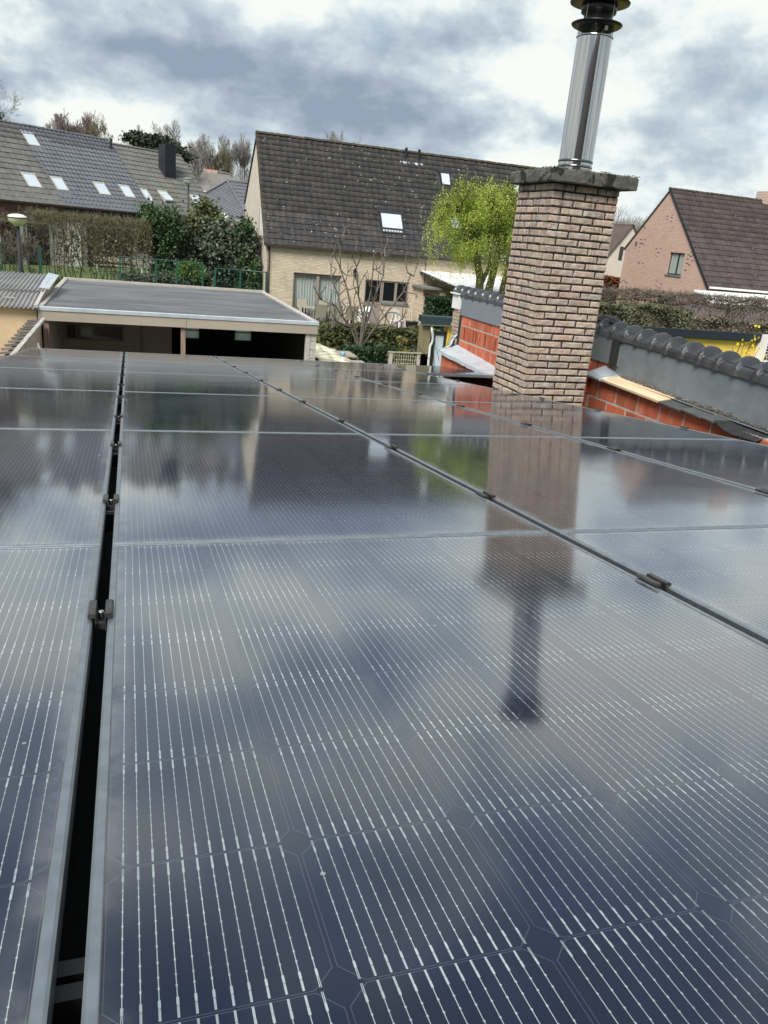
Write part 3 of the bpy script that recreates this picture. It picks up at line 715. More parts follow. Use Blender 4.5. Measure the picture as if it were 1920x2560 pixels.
M_ = 4 * N_; vs = ring(4.520, .004, .0015) + ring(4.528, 0, .002) + ring(4.570, 0, .002) + ring(4.606, .001, .003) + ring(4.618, .010, .003)
cap.add(vs, [tuple(range(M_))[::-1], tuple(range(4 * M_, 5 * M_))] + [(a * M_ + i, a * M_ + (i + 1) % M_, (a + 1) * M_ + (i + 1) % M_, (a + 1) * M_ + i) for a in range(4) for i in range(M_)])
capo = part('cap_slab', cap, 'concrete_cap', chim)
rs = np.random.default_rng(5); edge = []
for _ in range(1300):
    s_ = rs.integers(0, 4); f = rs.uniform(); 
    x, y = ((cu0 + (cu1 - cu0) * f, cv0), (cu1, cv0 + (cv1 - cv0) * f), (cu0 + (cu1 - cu0) * f, cv1), (cu0, cv0 + (cv1 - cv0) * f))[s_]
    if math.sin(f * 23 + s_) + rs.normal() * .6 > -.1: edge.append((x + rs.normal() * .006, y + rs.normal() * .006, 4.618 + abs(rs.normal()) * .004))
V_, F_ = leaves_np(np.array(edge), .008, rs, 1.0); q = np_part('moss', (V_, F_), 'moss', capo, stuff=True)
# flue pipe
FC = (3.440, 6.03)
flue = thing('stove_flue', 'shiny steel stove pipe with a black rain cowl on top of the brick chimney', 'flue', (FC[0], FC[1], 4.618))
Rp = .133
mb = MB().lathe([(Rp + .004, 4.60), (Rp + .004, 4.655)], (*FC, 0), 56); part('base_collar', mb, 'steel', flue, True)
mb = MB().lathe([(Rp, 4.655), (Rp, 4.66), (Rp, 5.575)], (*FC, 0), 64); part('pipe', mb, 'steel', flue, True)
mb = MB().lathe([(Rp, 4.662), (Rp + .0045, 4.666), (Rp + .0045, 4.676), (Rp, 4.680)], (*FC, 0), 56).lathe([(Rp, 4.700), (Rp + .005, 4.704), (Rp + .005, 4.716), (Rp, 4.720)], (*FC, 0), 56); part('band', mb, 'steel_dark', flue, True)
mb = MB().lathe([(Rp + .001, 5.572), (Rp + .007, 5.577), (Rp + .007, 5.583), (Rp + .002, 5.588), (Rp + .002, 5.64), (Rp - .01, 5.66)], (*FC, 0), 64); part('locking_band', mb, 'steel', flue, True)
mb = MB().box(FC[0] - .015, FC[0] + .012, FC[1] - Rp - .016, FC[1] - Rp, 5.607, 5.635); part('band_latch', mb, 'steel_dark', flue)
mb = MB().lathe([(Rp - .01, 5.650), (Rp + .045, 5.652), (.190, 5.662), (.192, 5.668), (.12, 5.690), (.10, 5.70)], (*FC, 0), 56); part('lower_disc', mb, 'black_cowl', flue, True)
mb = MB().lathe([(.104, 5.690), (.104, 5.728), (.131, 5.742), (.134, 5.80), (.122, 5.806)], (*FC, 0), 48); part('cowl_body', mb, 'black_cowl', flue, True)
mb = MB().lathe([(.115, 5.793), (.19, 5.797), (.222, 5.806), (.224, 5.813), (.16, 5.85), (.05, 5.875), (.001, 5.878)], (*FC, 0), 64); part('top_disc', mb, 'black_cowl', flue, True)
for a_ in (.35, 1.95, 3.5, 5.1):
    x, y = FC[0] + .133 * math.cos(a_), FC[1] + .133 * math.sin(a_)
    mb = MB().tube([(x, y, 5.66), (x, y, 5.80)], .004, 6); part('strut', mb, 'steel_dark', flue)

# =================================================================== PARAPET WALLS
def block_row(par, u, v_list, z0, z1, depth=.10, slots=None, mname='block'):
    base = root_of(par).location
    for i, (a, b) in enumerate(v_list):
        mb = MB(); y0, y1 = min(a, b), max(a, b); e = .003
        # chamfered block: face at x=u (towards the roof), real depth behind it
        mb.add([(u, y0 + e, z0 + e), (u, y1 - e, z0 + e), (u, y1 - e, z1 - e), (u, y0 + e, z1 - e), (u + e, y0, z0), (u + e, y1, z0), (u + e, y1, z1), (u + e, y0, z1), (u + depth, y0, z0), (u + depth, y1, z0), (u + depth, y1, z1), (u + depth, y0, z1)],
               [(0, 3, 2, 1), (0, 1, 5, 4), (1, 2, 6, 5), (2, 3, 7, 6), (3, 0, 4, 7), (4, 5, 9, 8), (5, 6, 10, 9), (6, 7, 11, 10), (7, 4, 8, 11), (8, 9, 10, 11)])
        c = Vector((u, (y0 + y1) / 2, (z0 + z1) / 2)); mb.v = [(x - c.x, y - c.y, z - c.z) for x, y, z in mb.v]
        o = link('block', mb.mesh('block', [mname]), par, c - base); o.rotation_euler = (rnd.uniform(-.004, .004), 0, rnd.uniform(-.006, .006))
UR = 4.10
wr = thing('parapet_wall_right', 'orange block wall right of the chimney under grey flashing and dark round coping tiles', 'wall', (4.22, 4.8, 2.2))
wr.name = 'parapet_wall'
mb = MB().box(UR + .0025, UR + .20, 2.6, 6.36, 0, 2.945); part('mortar_bed', mb, 'block_mortar', wr)
J = [6.139, 5.847, 5.527, 5.222, 4.920, 4.612, 4.305, 4.0, 3.695, 3.39, 3.085, 2.78]
block_row(wr, UR, [(b + .009, a - .009) for a, b in zip(J, J[1:])], 2.797, 2.935)
J2 = [6.27 - .30 * i for i in range(12)]
block_row(wr, UR, [(b + .009, a - .009) for a, b in zip(J2, J2[1:])], 2.647, 2.779)
block_row(wr, UR, [(b + .006, a - .006) for a, b in zip(J, J[1:])], 2.495, 2.633)
block_row(wr, UR, [(6.15, 6.36)], 2.795, 2.935)
# upper wall core, flashing, boards, slates
mb = MB().box(4.215, 4.36, 2.6, 6.55, 2.947, 3.335); part('core', mb, 'block_mortar', wr)
block_row(wr, 4.2, [(6.372, 6.365 + .21), (6.17, 6.36)], 2.99, 3.10, .03)
mb = MB().box(4.185, 4.197, 6.03, 6.60, 3.098, 3.345); part('flashing_board', mb, 'fibre_cement', wr, label='dark grey fibre cement board beside the chimney')
mb = MB(); n = 26
for i in range(n):
    a = 2.6 + (6.06 - 2.6) * i / n; b = 2.6 + (6.06 - 2.6) * (i + 1) / n; f = lambda v: .0015 * math.sin(v * 9) + .001 * math.sin(v * 23)
    zb = lambda v: 2.972 + .018 * (v - 4.2)
    mb.quad((4.200 + f(b), b, zb(b)), (4.200 + f(a), a, zb(a)), (4.188 + f(a), a, 3.335), (4.188 + f(b), b, 3.335))
    mb.quad((4.15, b, zb(b) + .002), (4.15, a, zb(a) + .002), (4.200 + f(a), a, zb(a)), (4.200 + f(b), b, zb(b)))
part('flashing_sheet', mb, 'zinc_dull', wr, True, label='weathered grey zinc sheet with pale blotches')
mb = MB(); pr_ = [(6.042, .0), (6.062, .005), (6.08, .001), (6.10, .007), (6.125, .0), (6.15, .006), (6.172, .001)]
for (a, da), (b, db) in zip(pr_, pr_[1:]):
    mb.quad((4.181 - db, b, 3.085), (4.181 - da, a, 3.095), (4.179 - da, a, 3.33), (4.179 - db, b, 3.33))
part('rubber_strip', mb, 'rubber', wr, True, label='black folded rubber strip over the joint of the flashing')
mb = MB(); a_, b_ = (4.035, 4.205), (5.18, 6.07)
mb.slab((4.035, 5.18, 2.967), (4.205, 5.18, 2.997), (4.205, 6.02, 3.018), (4.035, 6.07, 2.985), .018); part('plywood_board', mb, 'plywood', wr, label='bare plywood board laid on the wall ledge')
# crumbly mortar line along the foot of the flashing
rs = np.random.default_rng(9); pts = np.stack([4.190 + rs.normal(size=1500) * .004, rs.uniform(3.6, 5.95, 1500), np.zeros(1500)], 1); pts[:, 2] = 2.992 + .018 * (pts[:, 1] - 4.6) + np.abs(rs.normal(size=1500)) * .009 * (1 + np.sin(pts[:, 1] * 7) * .5)
q = np_part('mortar_crumbs', leaves_np(pts, .010, rs, 1.2), 'mortar_brown', wr, stuff=True)
for k, (a, b) in enumerate(((5.18, 4.90), (4.895, 4.66), (4.655, 4.49))):
    mb = MB(); mb.slab((4.03, b, 2.955), (4.205, b, 2.982), (4.205, a - .004, 2.990), (4.03, a - .004, 2.963 + .004 * (k % 2)), .012)
    part('slate', mb, 'slate_cap', wr)
mb = MB(); n = 30
for i in range(n):
    f = i / n; g = (i + 1) / n
    def RP(f, w_): 
        v = 4.50 - f * .40; z = 2.972 - .050 * math.sin(min(f * 1.6, 1) * math.pi / 2) * (1 - w_) + .0035 * math.sin(f * 80); return (4.02 + .18 * w_ - .02 * math.sin(f * 5) * (1 - w_), v, z)
    mb.slab(RP(g, 0), RP(g, 1), RP(f, 1), RP(f, 0), .004)
part('rubber_flap', mb, 'rubber', wr, label='crumpled ribbed black rubber flap at the end of the slates')
mb = MB(); 
for i in range(8):
    a = -.5 + i * .3; b = a + .3; P_ = lambda t_: (4.01 + .03 * math.sin(t_ * 2.5), 2.975 + .022 * math.sin(t_ * 3))
    mb.slab((4.02 + .01 * math.sin(a), 6.02 + i * .036, 2.985 + .004 * (i % 2)), (4.205, 6.0 + i * .030, 3.03 + .006 * i), (4.205, 6.0 + (i + 1) * .030, 3.03 + .006 * (i + 1)), (4.02 + .01 * math.sin(b), 6.02 + (i + 1) * .036, 2.985 + .004 * ((i + 1) % 2)), .035)
part('lead_flashing', mb, 'zinc', wr, True, label='dull folded lead at the far end of the plywood board')
# broken block return beside the chimney
mb = MB(); r_ = random.Random(4)
for k in range(6):
    z0 = 2.5 + k * .10; mb.box(4.03 + r_.uniform(0, .02), UR + .004, 6.30 + r_.uniform(-.02, .02), 6.42, z0, z0 + .085 + r_.uniform(-.01, .01))
part('broken_blocks', mb, 'block', wr, label='broken orange block ends beside the chimney')

# coping tiles: ribbed half-round tiles, each with a raised collar
def coping(v0, pitch, sgn=1):
    mb = MB(); ns = 12; R0 = .096
    secs = [(0, R0 + .020), (.006, R0 + .034), (.020, R0 + .040), (.042, R0 + .036), (.054, R0 + .010), (.058, R0 - .006), (.062, R0 - .012), (pitch + .004, R0 - .016), (pitch + .004, R0 - .03)]
    k = 0
    for d_, r_ in secs:
        for j in range(ns + 1):
            a = math.pi * j / ns; body = d_ >= .053; flat = (1.0 + .055 * math.cos(6 * (a - math.pi / 2))) if body else 1
            rx = .108 + .010 * (r_ - R0 + .01) / .044
            mb.v.append((-math.cos(a) * rx * 1.04, -sgn * d_, max(math.sin(a), 0) ** (.85 if body else .75) * r_ * flat + (-.010 if j in (0, ns) else 0)))
    for i in range(len(secs) - 1):
        for j in range(ns): mb.f.append((i * (ns + 1) + j, i * (ns + 1) + j + 1, (i + 1) * (ns + 1) + j + 1, (i + 1) * (ns + 1) + j)); mb.m.append(0)
    return mb
cop = coping(0, .205).mesh('coping_tile', ['glazed_tile'])
b = wr.location
for i in range(19):
    v = 6.66 - i * .2045; z = 3.350 - .028 * (6.5 - v)
    o = link('coping_tile', cop, wr, (4.285 - b.x, v - b.y, z - b.z)); o.rotation_euler = (.012 + rnd.uniform(-.01, .01), rnd.uniform(-.03, .03), rnd.uniform(-.02, .02))
mb = MB().box(4.21, 4.36, 2.55, 6.6, 3.336, 3.365); part('coping_mortar', mb, 'mortar_dark', wr)
mb = MB().tube([(4.25, 6.70, 3.40), (4.30, 6.52, 3.46), (4.32, 6.36, 3.45), (4.30, 6.28, 3.44)], [.04, .055, .05, .02], 7); part('rubber_patch', mb, 'rubber', wr, label='crumpled rubber patch over the first coping tiles')

# left stretch of the wall, behind the chimney
wl = thing('parapet_wall', 'orange block wall left of the chimney with a zinc ledge, grey board and coping tiles', 'wall', (4.5, 9.2, 2.2))
mb = MB().box(4.403, 4.60, 6.6, 10.15, 0, 3.345); part('core', mb, 'block_mortar', wl)
r1 = [10.145, 9.852, 9.476, 9.150, 8.84, 8.54, 8.24, 7.9]; block_row(wl, 4.4, [(b_ + .006, a_ - .012) for a_, b_ in zip(r1, r1[1:])], 2.975, 3.098)
r2 = [10.14, 9.995, 9.69, 9.600, 9.304, 8.99, 8.70, 8.4, 8.1]
block_row(wl, 4.4, [(b_ + .005, a_ - .005) for a_, b_ in zip(r2, r2[1:])], 2.772, 2.958)
r3 = [10.14, 9.870, 9.56, 9.267, 9.095, 8.8, 8.5, 8.2]; block_row(wl, 4.4, [(b_ + .006, a_ - .006) for a_, b_ in zip(r3, r3[1:])], 2.565, 2.752)
mb = MB()
for v in (9.995, 9.69, 9.60, 9.304, 8.99): mb.box(4.395, 4.405, v - .012, v + .012, 2.79, 2.945)
part('block_slot', mb, 'block_slot', wl, stuff=True)
mb = MB().box(4.383, 4.397, 7.6, 10.18, 3.096, 3.355); part('flashing_board', mb, 'fibre_cement_blue', wl, label='smooth blue-grey flashing board')
lz = MB(); n = 40
def ZP(v, w_):   # zinc ledge, sloping outward, with a standing seam
    s_ = (10.2 - v); zi = 2.69 - .067 * s_; zo = 2.594 - .024 * s_
    seam = .014 * math.exp(-((v - (9.40 - .12 * w_)) / .018) ** 2)
    return (4.41 - .26 * w_, v, zi + (zo - zi) * (w_ ** .8) + seam + .004 * math.sin(v * 11 + w_ * 3) * w_)
for i in range(n):
    v0, v1 = 10.2 - i * (2.6 / n), 10.2 - (i + 1) * (2.6 / n)
    for w0, w1 in ((0, .33), (.33, .66), (.66, 1)): lz.quad(ZP(v0, w0), ZP(v1, w0), ZP(v1, w1), ZP(v0, w1))
    p0, p1 = ZP(v0, 1), ZP(v1, 1); lz.quad(p0, p1, (p1[0] - .004, p1[1], p1[2] - .045), (p0[0] - .004, p0[1], p0[2] - .045)); lz.quad((p0[0] - .004, p0[1], p0[2] - .045), (p1[0] - .004, p1[1], p1[2] - .045), (p1[0] + .04, p1[1], p1[2] - .047), (p0[0] + .04, p0[1], p0[2] - .047))
part('zinc_ledge', lz, 'zinc', wl, True)
mb = MB(); 
for i in range(7):
    a, b_ = i / 7, (i + 1) / 7; P_ = lambda f: (4.17 + .22 * f, 10.2 + .035 * math.sin(f * 9), 2.60 + .22 * f ** 1.5 + .012 * math.sin(f * 21))
    p, q_ = P_(a), P_(b_); mb.slab((p[0], p[1], p[2]), (q_[0], q_[1], q_[2]), (q_[0] + .01, q_[1] + .14, q_[2] - .03), (p[0] + .01, p[1] + .14, p[2] - .03), .01)
part('zinc_upstand', mb, 'zinc', wl, True)
mb = MB().box(4.2, 4.41, 6.7, 10.22, 0, 2.50); part('lower_core', mb, 'block_mortar', wl)
r4 = [10.225 - .3 * i for i in range(11)]
block_row(wl, 4.19, [(b_ + .005, a_ - .005) for a_, b_ in zip(r4, r4[1:])], 2.36, 2.515); block_row(wl, 4.19, [(b_ + .155, a_ + .145) for a_, b_ in zip(r4[1:], r4[2:])], 2.20, 2.35)
b = wl.location
for i in range(15):
    v = 10.52 - i * .229
    o = link('coping_tile', cop, wl, (4.49 - b.x, v - b.y, 3.348 - b.z)); o.scale = (1.0, 1.12, .95); o.rotation_euler = (rnd.uniform(-.01, .01), rnd.uniform(-.03, .03), rnd.uniform(-.02, .02))
# corner pier at the wall's far end: white cap block over rough brick
mb = MB().box(4.36, 4.60, 10.24, 10.46, 3.165, 3.36).box(4.33, 4.62, 10.23, 10.5, 3.36, 3.375); part('pier_cap', mb, 'white_paint', wl, label='pale cap block of the end pier')
r_ = random.Random(8)
for k in range(11):
    z0 = 2.62 + k * .05; mb = MB(); j_ = r_.uniform(0, .03)
    mb.box(4.37 + j_, 4.60, 10.23, 10.43 + r_.uniform(-.03, .02), z0, z0 + .043); part('brick', mb, 'chimney_brick', wl)
mb = MB().box(4.40, 4.59, 10.16, 10.41, 0, 3.17); part('pier_core', mb, 'mortar_dark', wl)

# =================================================================== TILED ROOFS
def tile_mesh(w_, l_, mats, wave=.018, th=.022):
    """one interlocking tile, lying in local x (along the eaves), y (up the slope); tilted so its foot laps the one below"""
    mb = MB(); n = 6; prof = [(i / n * w_, wave * (math.sin(math.pi * min(1, i / n * 1.7)) if i / n < .6 else .15 * math.sin(i))) for i in range(n + 1)]
    k = 0
    for y, dz in ((-.03, th + .014), (l_, .004)):
        for x, z in prof: mb.v.append((x, y, z + dz))
    for x, z in prof: mb.v.append((x, -.03, z * .6))
    m_ = n + 1
    for i in range(n): mb.f += [(i, i + 1, m_ + i + 1, m_ + i), (2 * m_ + i, 2 * m_ + i + 1, i + 1, i)]; mb.m += [0, 0]
    return mb
def tile_roof(par, origin, ex, ey, width, slope, tw, tl, m_obj, m_isl, n_ind=300, skip=lambda x, y: False, wave=.018, name='roof_tile', order='low'):
    """origin: eave corner, ex along the eaves, ey up the slope (unit vectors)"""
    ex, ey = Vector(ex).normalized(), Vector(ey).normalized(); ez = ex.cross(ey)
    if ez.z < 0: ez = -ez
    nc, nr = int(round(width / tw)), int(round(slope / tl)); tw, tl = width / nc, slope / nr
    tm = tile_mesh(tw, tl, None, wave); me = tm.mesh(name, [m_obj]); rot = Matrix((ex, ey, ez)).transposed().to_4x4().to_euler()
    base = root_of(par).location; V0 = np.array(tm.v); F0 = np.array(tm.f); Rm = np.array(Matrix((ex, ey, ez)).transposed()); Vs, Fs = [], []; cnt = 0; k = 0
    for r in range(nr):
        for c in range(nc):
            if skip((c + .5) * tw, (r + .5) * tl): continue
            p = Vector(origin) + ex * (c * tw) + ey * (r * tl) + ez * rnd.uniform(-.003, .003)
            if cnt < n_ind:
                o = link(name, me, par, p - base, rot); cnt += 1
            else:
                Vs.append((V0 @ Rm.T) + np.array(p - base)); Fs.append(F0 + k * len(V0)); k += 1
    if Vs:
        o = link(name + 's', np_mesh(name + 's', np.concatenate(Vs), np.concatenate(Fs), m_isl), par); o['kind'] = 'stuff'
def ridge_tiles(par, a, b, r, m, L=.33, seed=1):
    a, b = Vector(a), Vector(b); n = max(1, int((b - a).length / L)); d = (b - a) / n; mb = MB(); rr = random.Random(seed)
    u = Vector((-d.y, d.x, 0)).normalized()
    for i in range(n):
        p = a + d * i; q = p + d * 1.06; k = len(mb.v); j = rr.uniform(-.006, .006)
        for e, s_ in ((p, 1.0), (q, .86)):
            for t_ in range(7):
                an = math.pi * t_ / 6; v = e + u * math.cos(an) * r * s_ + Vector((0, 0, math.sin(an) * r * s_ * .8 + j)); mb.v.append(tuple(v))
        for t_ in range(6): mb.f.append((k + t_, k + t_ + 1, k + 7 + t_ + 1, k + 7 + t_)); mb.m.append(0)
        mb.f.append(tuple(k + t_ for t_ in range(7))); mb.m.append(0)
    q = part('ridge_tiles', mb, m, par, stuff=True)
def skylight(par, o, ex, ey, x0, x1, y0, y1, frame='frame_dark', glass='pane_sky', lab=None, tilt=0, fr=.06, blind=0):
    """roof window in roof-plane coordinates"""
    o, ex, ey = Vector(o), Vector(ex).normalized(), Vector(ey).normalized(); ez = ex.cross(ey); ez = ez if ez.z > 0 else -ez
    P = lambda x, y, z=.0: o + ex * x + ey * y + ez * z
    mb = MB()
    for (a, b, c, d) in ((x0, x1, y0, y0 + fr), (x0, x1, y1 - fr, y1), (x0, x0 + fr * .8, y0 + fr, y1 - fr), (x1 - fr * .8, x1, y0 + fr, y1 - fr)):
        mb.slab(P(a, c, .10), P(b, c, .10), P(b, d, .10), P(a, d, .10), .10)
    w_ = part('roof_window', mb, frame, par, label=lab)
    mb = MB().slab(P(x0 + .03, y0 + .04, .085), P(x1 - .03, y0 + .04, .085 ), P(x1 - .03, y1 - .04, .085), P(x0 + .03, y1 - .04, .085), .02); part('pane', mb, glass, w_)
    mb = MB().slab(P(x0 - .06, y0 - .16, .055), P(x1 + .06, y0 - .16, .055), P(x1 + .06, y0, .075), P(x0 - .06, y0, .075), .012)
    mb.slab(P(x0 - .07, y1, .08), P(x1 + .07, y1, .08), P(x1 + .07, y1 + .10, .07), P(x0 - .07, y1 + .10, .07), .012); part('flashing', mb, 'zinc_dull' if frame != 'frame_dark' else 'frame_dark', w_)
    if tilt:
        mb = MB().slab(P(x0, y0 - .02, .10 + tilt), P(x1, y0 - .02, .10 + tilt), P(x1, y1 - .35, .14), P(x0, y1 - .35, .14), .04); part('sash', mb, 'frame_light', w_)
        mb = MB().slab(P(x0 + .05, y0 + .03, .115 + tilt), P(x1 - .05, y0 + .03, .115 + tilt), P(x1 - .05, y1 - .40, .150), P(x0 + .05, y1 - .40, .150), .01); part('pane', mb, glass, w_)
    return w_

# =================================================================== WHITE-GABLED HOUSE (centre)
HV, HU = 35.71, 5.815; EZ, RZ, RV_ = 3.36, 8.06, 39.16; FEV, FEZ = 42.60, 5.15; HUR = 22.5
h = thing('house', 'cream house with a steep dark tiled roof and yellow brick rear wall, behind the patio', 'house', (12, 38, 0))
mb = MB().prism([(HV + .01, 0), (FEV, 0), (FEV, FEZ), (RV_, RZ - .08), (HV + .01, EZ - .06)], 'x', HU, HU + .28); part('gable_wall', mb, 'render_beige', h, label='smooth cream rendered gable wall')
# facade with openings left for door and window: built of panels around them
D0, D1, DT = 7.10, 9.32, 2.19; P0_, P1_, W1_, WT, WB = 10.47, 11.30, 12.62, 2.15, 1.16
mb = MB()
for x0, x1, z0, z1 in ((HU + .28, D0, 0, EZ), (D0, D1, DT, EZ), (D1, P0_, 0, EZ), (P0_, W1_, WT, EZ), (P1_, W1_, 0, WB), (W1_, HUR, 0, EZ)): mb.box(x0, x1, HV, HV + .25, z0, z1)
mb.box(HU + .0, HU + .28, HV - .004, HV + .008, 0, EZ - .03)
part('facade', mb, 'brick_yellow', h)
mb = MB().box(HU + .3, HUR, FEV - .25, FEV, 0, FEZ).box(HUR - .25, HUR, HV + .25, FEV - .25, 0, EZ); part('rear_wall', mb, 'render_beige', h)
mb = MB().box(HU + .3, HUR - .3, HV + 1.6, HV + 1.65, 0, EZ - .1); part('inner_wall', mb, 'frame_dark', h)
sl = Vector((0, RV_ - (HV - .12), RZ - EZ)); sL = sl.length; sy = sl / sL
mb = MB().slab((HU - .06, HV - .12, EZ - .01), (HUR, HV - .12, EZ - .01), (HUR, RV_, RZ - .02), (HU - .06, RV_, RZ - .02), .10)
mb.slab((HUR, FEV + .1, FEZ - .02), (HU - .06, FEV + .1, FEZ - .02), (HU - .06, RV_, RZ - .02), (HUR, RV_, RZ - .02), .10); part('roof', mb, 'roof_tile_darkm', h)
SKY_H = [(11.20, 12.33, 36.35, 36.93, True), (14.60, 15.14, 38.07, 38.54, False), (18.50, 19.0, 38.10, 38.54, False), (14.72, 15.30, 36.58, 37.02, False)]
v2s = lambda v: (v - (HV - .12)) / (RV_ - (HV - .12)) * sL
def sk(x, y):
    for a, b, c, d, _ in SKY_H:
        if a - HU + .02 < x < b - HU + .10 and v2s(c) < y < v2s(d): return True
    return False
tile_roof(h, (HU - .06, HV - .12, EZ), (1, 0, 0), sy, HUR - HU + .06, sL, .30, .293, 'roof_tile_dark', 'roof_tile_darkm', 300, sk)
ridge_tiles(h, (HU - .08, RV_, RZ - .03), (HUR, RV_, RZ - .03), .13, 'roof_tile_moss', .32, 3)
mb = MB(); n = 19
for i in range(n):   # verge tiles with lichen along the left edge
    f = i / n; p = Vector((HU - .09, HV - .12, EZ + .05)) + sl * f; q = p + sl / n * 1.1; mb.slab(tuple(p), tuple(p + Vector((.16, 0, 0))), tuple(q + Vector((.16, 0, .0))), tuple(q), .14)
part('verge_tiles', mb, 'roof_tile_moss', h, stuff=True)
for a, b, c, d, big in SKY_H:
    skylight(h, (0, HV - .12, EZ), (1, 0, 0), sy, a, b, v2s(c), v2s(d), 'frame_dark', 'pane_sky', 'large roof window low on the dark roof' if big else None, fr=.09 if big else .07)
mb = MB()
for x in (11.28, 11.42, 11.56, 11.70, 11.84, 11.98, 12.12): 
    p = Vector((x, HV - .12, EZ)) + sy * (v2s(36.30)); mb.slab(tuple(p + Vector((0, -.07, .02))), tuple(p + Vector((.13, -.07, .02))), tuple(p + Vector((.13, .02, .16))), tuple(p + Vector((0, .02, .16))), .01)
part('lead_apron', mb, 'zinc', h, True)
for x in (12.93, 13.60):
    p = Vector((x, 38.86, 7.63)); mb = MB().tube([p, p + Vector((0, 0, .42))], .045, 8).lathe([(.04, 0), (.075, .02), (.075, .12), (.03, .16)], (p.x, p.y, p.z + .42), 10); vp = part('roof_vent', mb, 'black_metal', h)
    mb = MB().slab((x - .30, 38.62, 7.36), (x - .05, 38.62, 7.36), (x - .05, 38.79, 7.62), (x - .30, 38.79, 7.62), .02).slab((x - .02, 38.62, 7.36), (x + .18, 38.62, 7.36), (x + .18, 38.79, 7.62), (x - .02, 38.79, 7.62), .02); part('lead_apron', mb, 'zinc', vp)
mb = MB().box(HU - .1, HUR, HV - .24, HV - .10, EZ - .10, EZ + .005); part('gutter', mb, 'gutter_brown', h)
mb = MB().tube([(5.95, HV - .05, EZ - .05), (5.95, HV - .06, 0)], .045, 8); part('downpipe', mb, 'gutter_brown', h, True)
mb = MB().tube([(13.33, HV - .03, EZ - .05), (13.33, HV - .03, 2.2)], .015, 6); part('cable', mb, 'gutter_brown', h)
# sliding door
mb = MB(); f = .07
mb.box(D0, D0 + f, HV + .06, HV + .14, .1, DT).box(D1 - f, D1, HV + .06, HV + .14, .1, DT).box(D0 + f, D1 - f, HV + .06, HV + .14, DT - f, DT).box(D0 + f, D1 - f, HV + .06, HV + .14, .1, .18).box(8.17, 8.30, HV + .05, HV + .13, .18, DT - f)
dr = part('sliding_door', mb, 'window_frame', h)
mb = MB().box(D0, D1, HV + .0, HV + .25, DT, DT + .03); part('lintel', mb, 'gutter_brown', dr)
for a, b in ((D0 + f, 8.17), (8.30, D1 - f)):
    mb = MB(); n = 26
    for i in range(n):
        x0, x1 = a + (b - a) * i / n, a + (b - a) * (i + 1) / n; y0, y1 = HV + .20 + .02 * math.sin(i * 1.9), HV + .20 + .02 * math.sin((i + 1) * 1.9); mb.quad((x0, y0, .18), (x1, y1, .18), (x1, y1, DT - f), (x0, y0, DT - f))
    part('curtain', mb, 'curtain', dr, True)
# kitchen door and window
mb = MB().box(P0_, P0_ + .06, HV + .06, HV + .14, .1, WT).box(P1_ - .06, P1_, HV + .06, HV + .14, .1, WT).box(P0_ + .06, P1_ - .06, HV + .06, HV + .14, WT - .06, WT).box(P0_ + .06, P1_ - .06, HV + .07, HV + .13, .1, 1.16)
dr = part('kitchen_door', mb, 'window_frame', h); mb = MB().box(P0_ + .06, P1_ - .06, HV + .09, HV + .11, 1.16, WT - .06); part('pane', mb, 'pane_dark', dr)
mb = MB(); W0 = P1_ + .02
mb.box(W0, W0 + .06, HV + .05, HV + .13, WB, WT).box(W1_ - .06, W1_, HV + .05, HV + .13, WB, WT).box(W0 + .06, W1_ - .06, HV + .05, HV + .13, WT - .07, WT).box(W0 + .06, W1_ - .06, HV + .05, HV + .13, WB, WB + .09).box(11.93, 12.05, HV + .045, HV + .125, WB + .09, WT - .07)
wn = part('kitchen_window', mb, 'window_frame', h); mb = MB().box(W0 + .06, 11.93, HV + .08, HV + .10, WB + .09, WT - .07); part('pane', mb, 'pane_dark', wn); mb = MB().box(12.05, W1_ - .06, HV + .08, HV + .10, WB + .09, WT - .07); part('pane', mb, 'pane_dark', wn)
mb = MB().box(W0 - .03, W1_ + .08, HV - .06, HV + .05, WB - .07, WB); part('sill', mb, 'zinc_dull', wn)
for v0, v1, z0, z1 in ((36.75, 37.85, 3.64, 4.80), (37.0, 37.79, .2, 2.30)):   # narrow gable windows, seen edge-on
    mb = MB().box(HU - .015, HU + .02, v0, v1 - .22, z0, z1); gw = part('gable_window', mb, 'white_paint', h); mb = MB().box(HU - .006, HU + .01, v1 - .22, v1, z0, z1).box(HU - .05, HU + .0, v0 - .05, v1 + .02, z0 - .08, z0 - .002); part('reveal', mb, 'post_wood', gw)
# wall lantern, pier, canopy
t = thing('wall_lantern', 'black carriage lantern on the yellow brick wall between door and window', 'lamp', (9.91, HV - .12, 2.30))
mb = MB().lathe([(.05, .22), (.085, .20), (.07, -.02), (.03, -.08)], (9.91, HV - .12, 2.30), 6); part('lantern_glass', mb, 'pane_dark', t)
mb = MB().lathe([(.001, .34), (.05, .28), (.10, .22), (.10, .20), (.05, .205)], (9.91, HV - .12, 2.30), 6).box(9.89, 9.93, HV - .12, HV, 2.22, 2.25)
for k in range(6): a = k * math.pi / 3; mb.tube([(9.91 + .088 * math.cos(a), HV - .12 + .088 * math.sin(a), 2.50), (9.91 + .07 * math.cos(a), HV - .12 + .07 * math.sin(a), 2.27)], .008, 4)
part('lantern_cage', mb, 'black_metal', t)
t = thing('garden_pier', 'stub brick wall with a flat slab and two half pots, beside the patio', 'wall', (13.4, 34.6, 0))
mb = MB().box(13.60, 13.90, 34.1, HV, 0, 2.0); part('stub', mb, 'brick_yellow', t)
mb = MB().slab((12.98, HV, 2.02), (13.0, HV, 2.02), (13.0, HV, 2.02), (12.98, HV, 2.02), .1) if False else MB().box(12.9, 13.62, 34.5, HV, 0, 2.0); part('wing', mb, 'brick_yellow', t)
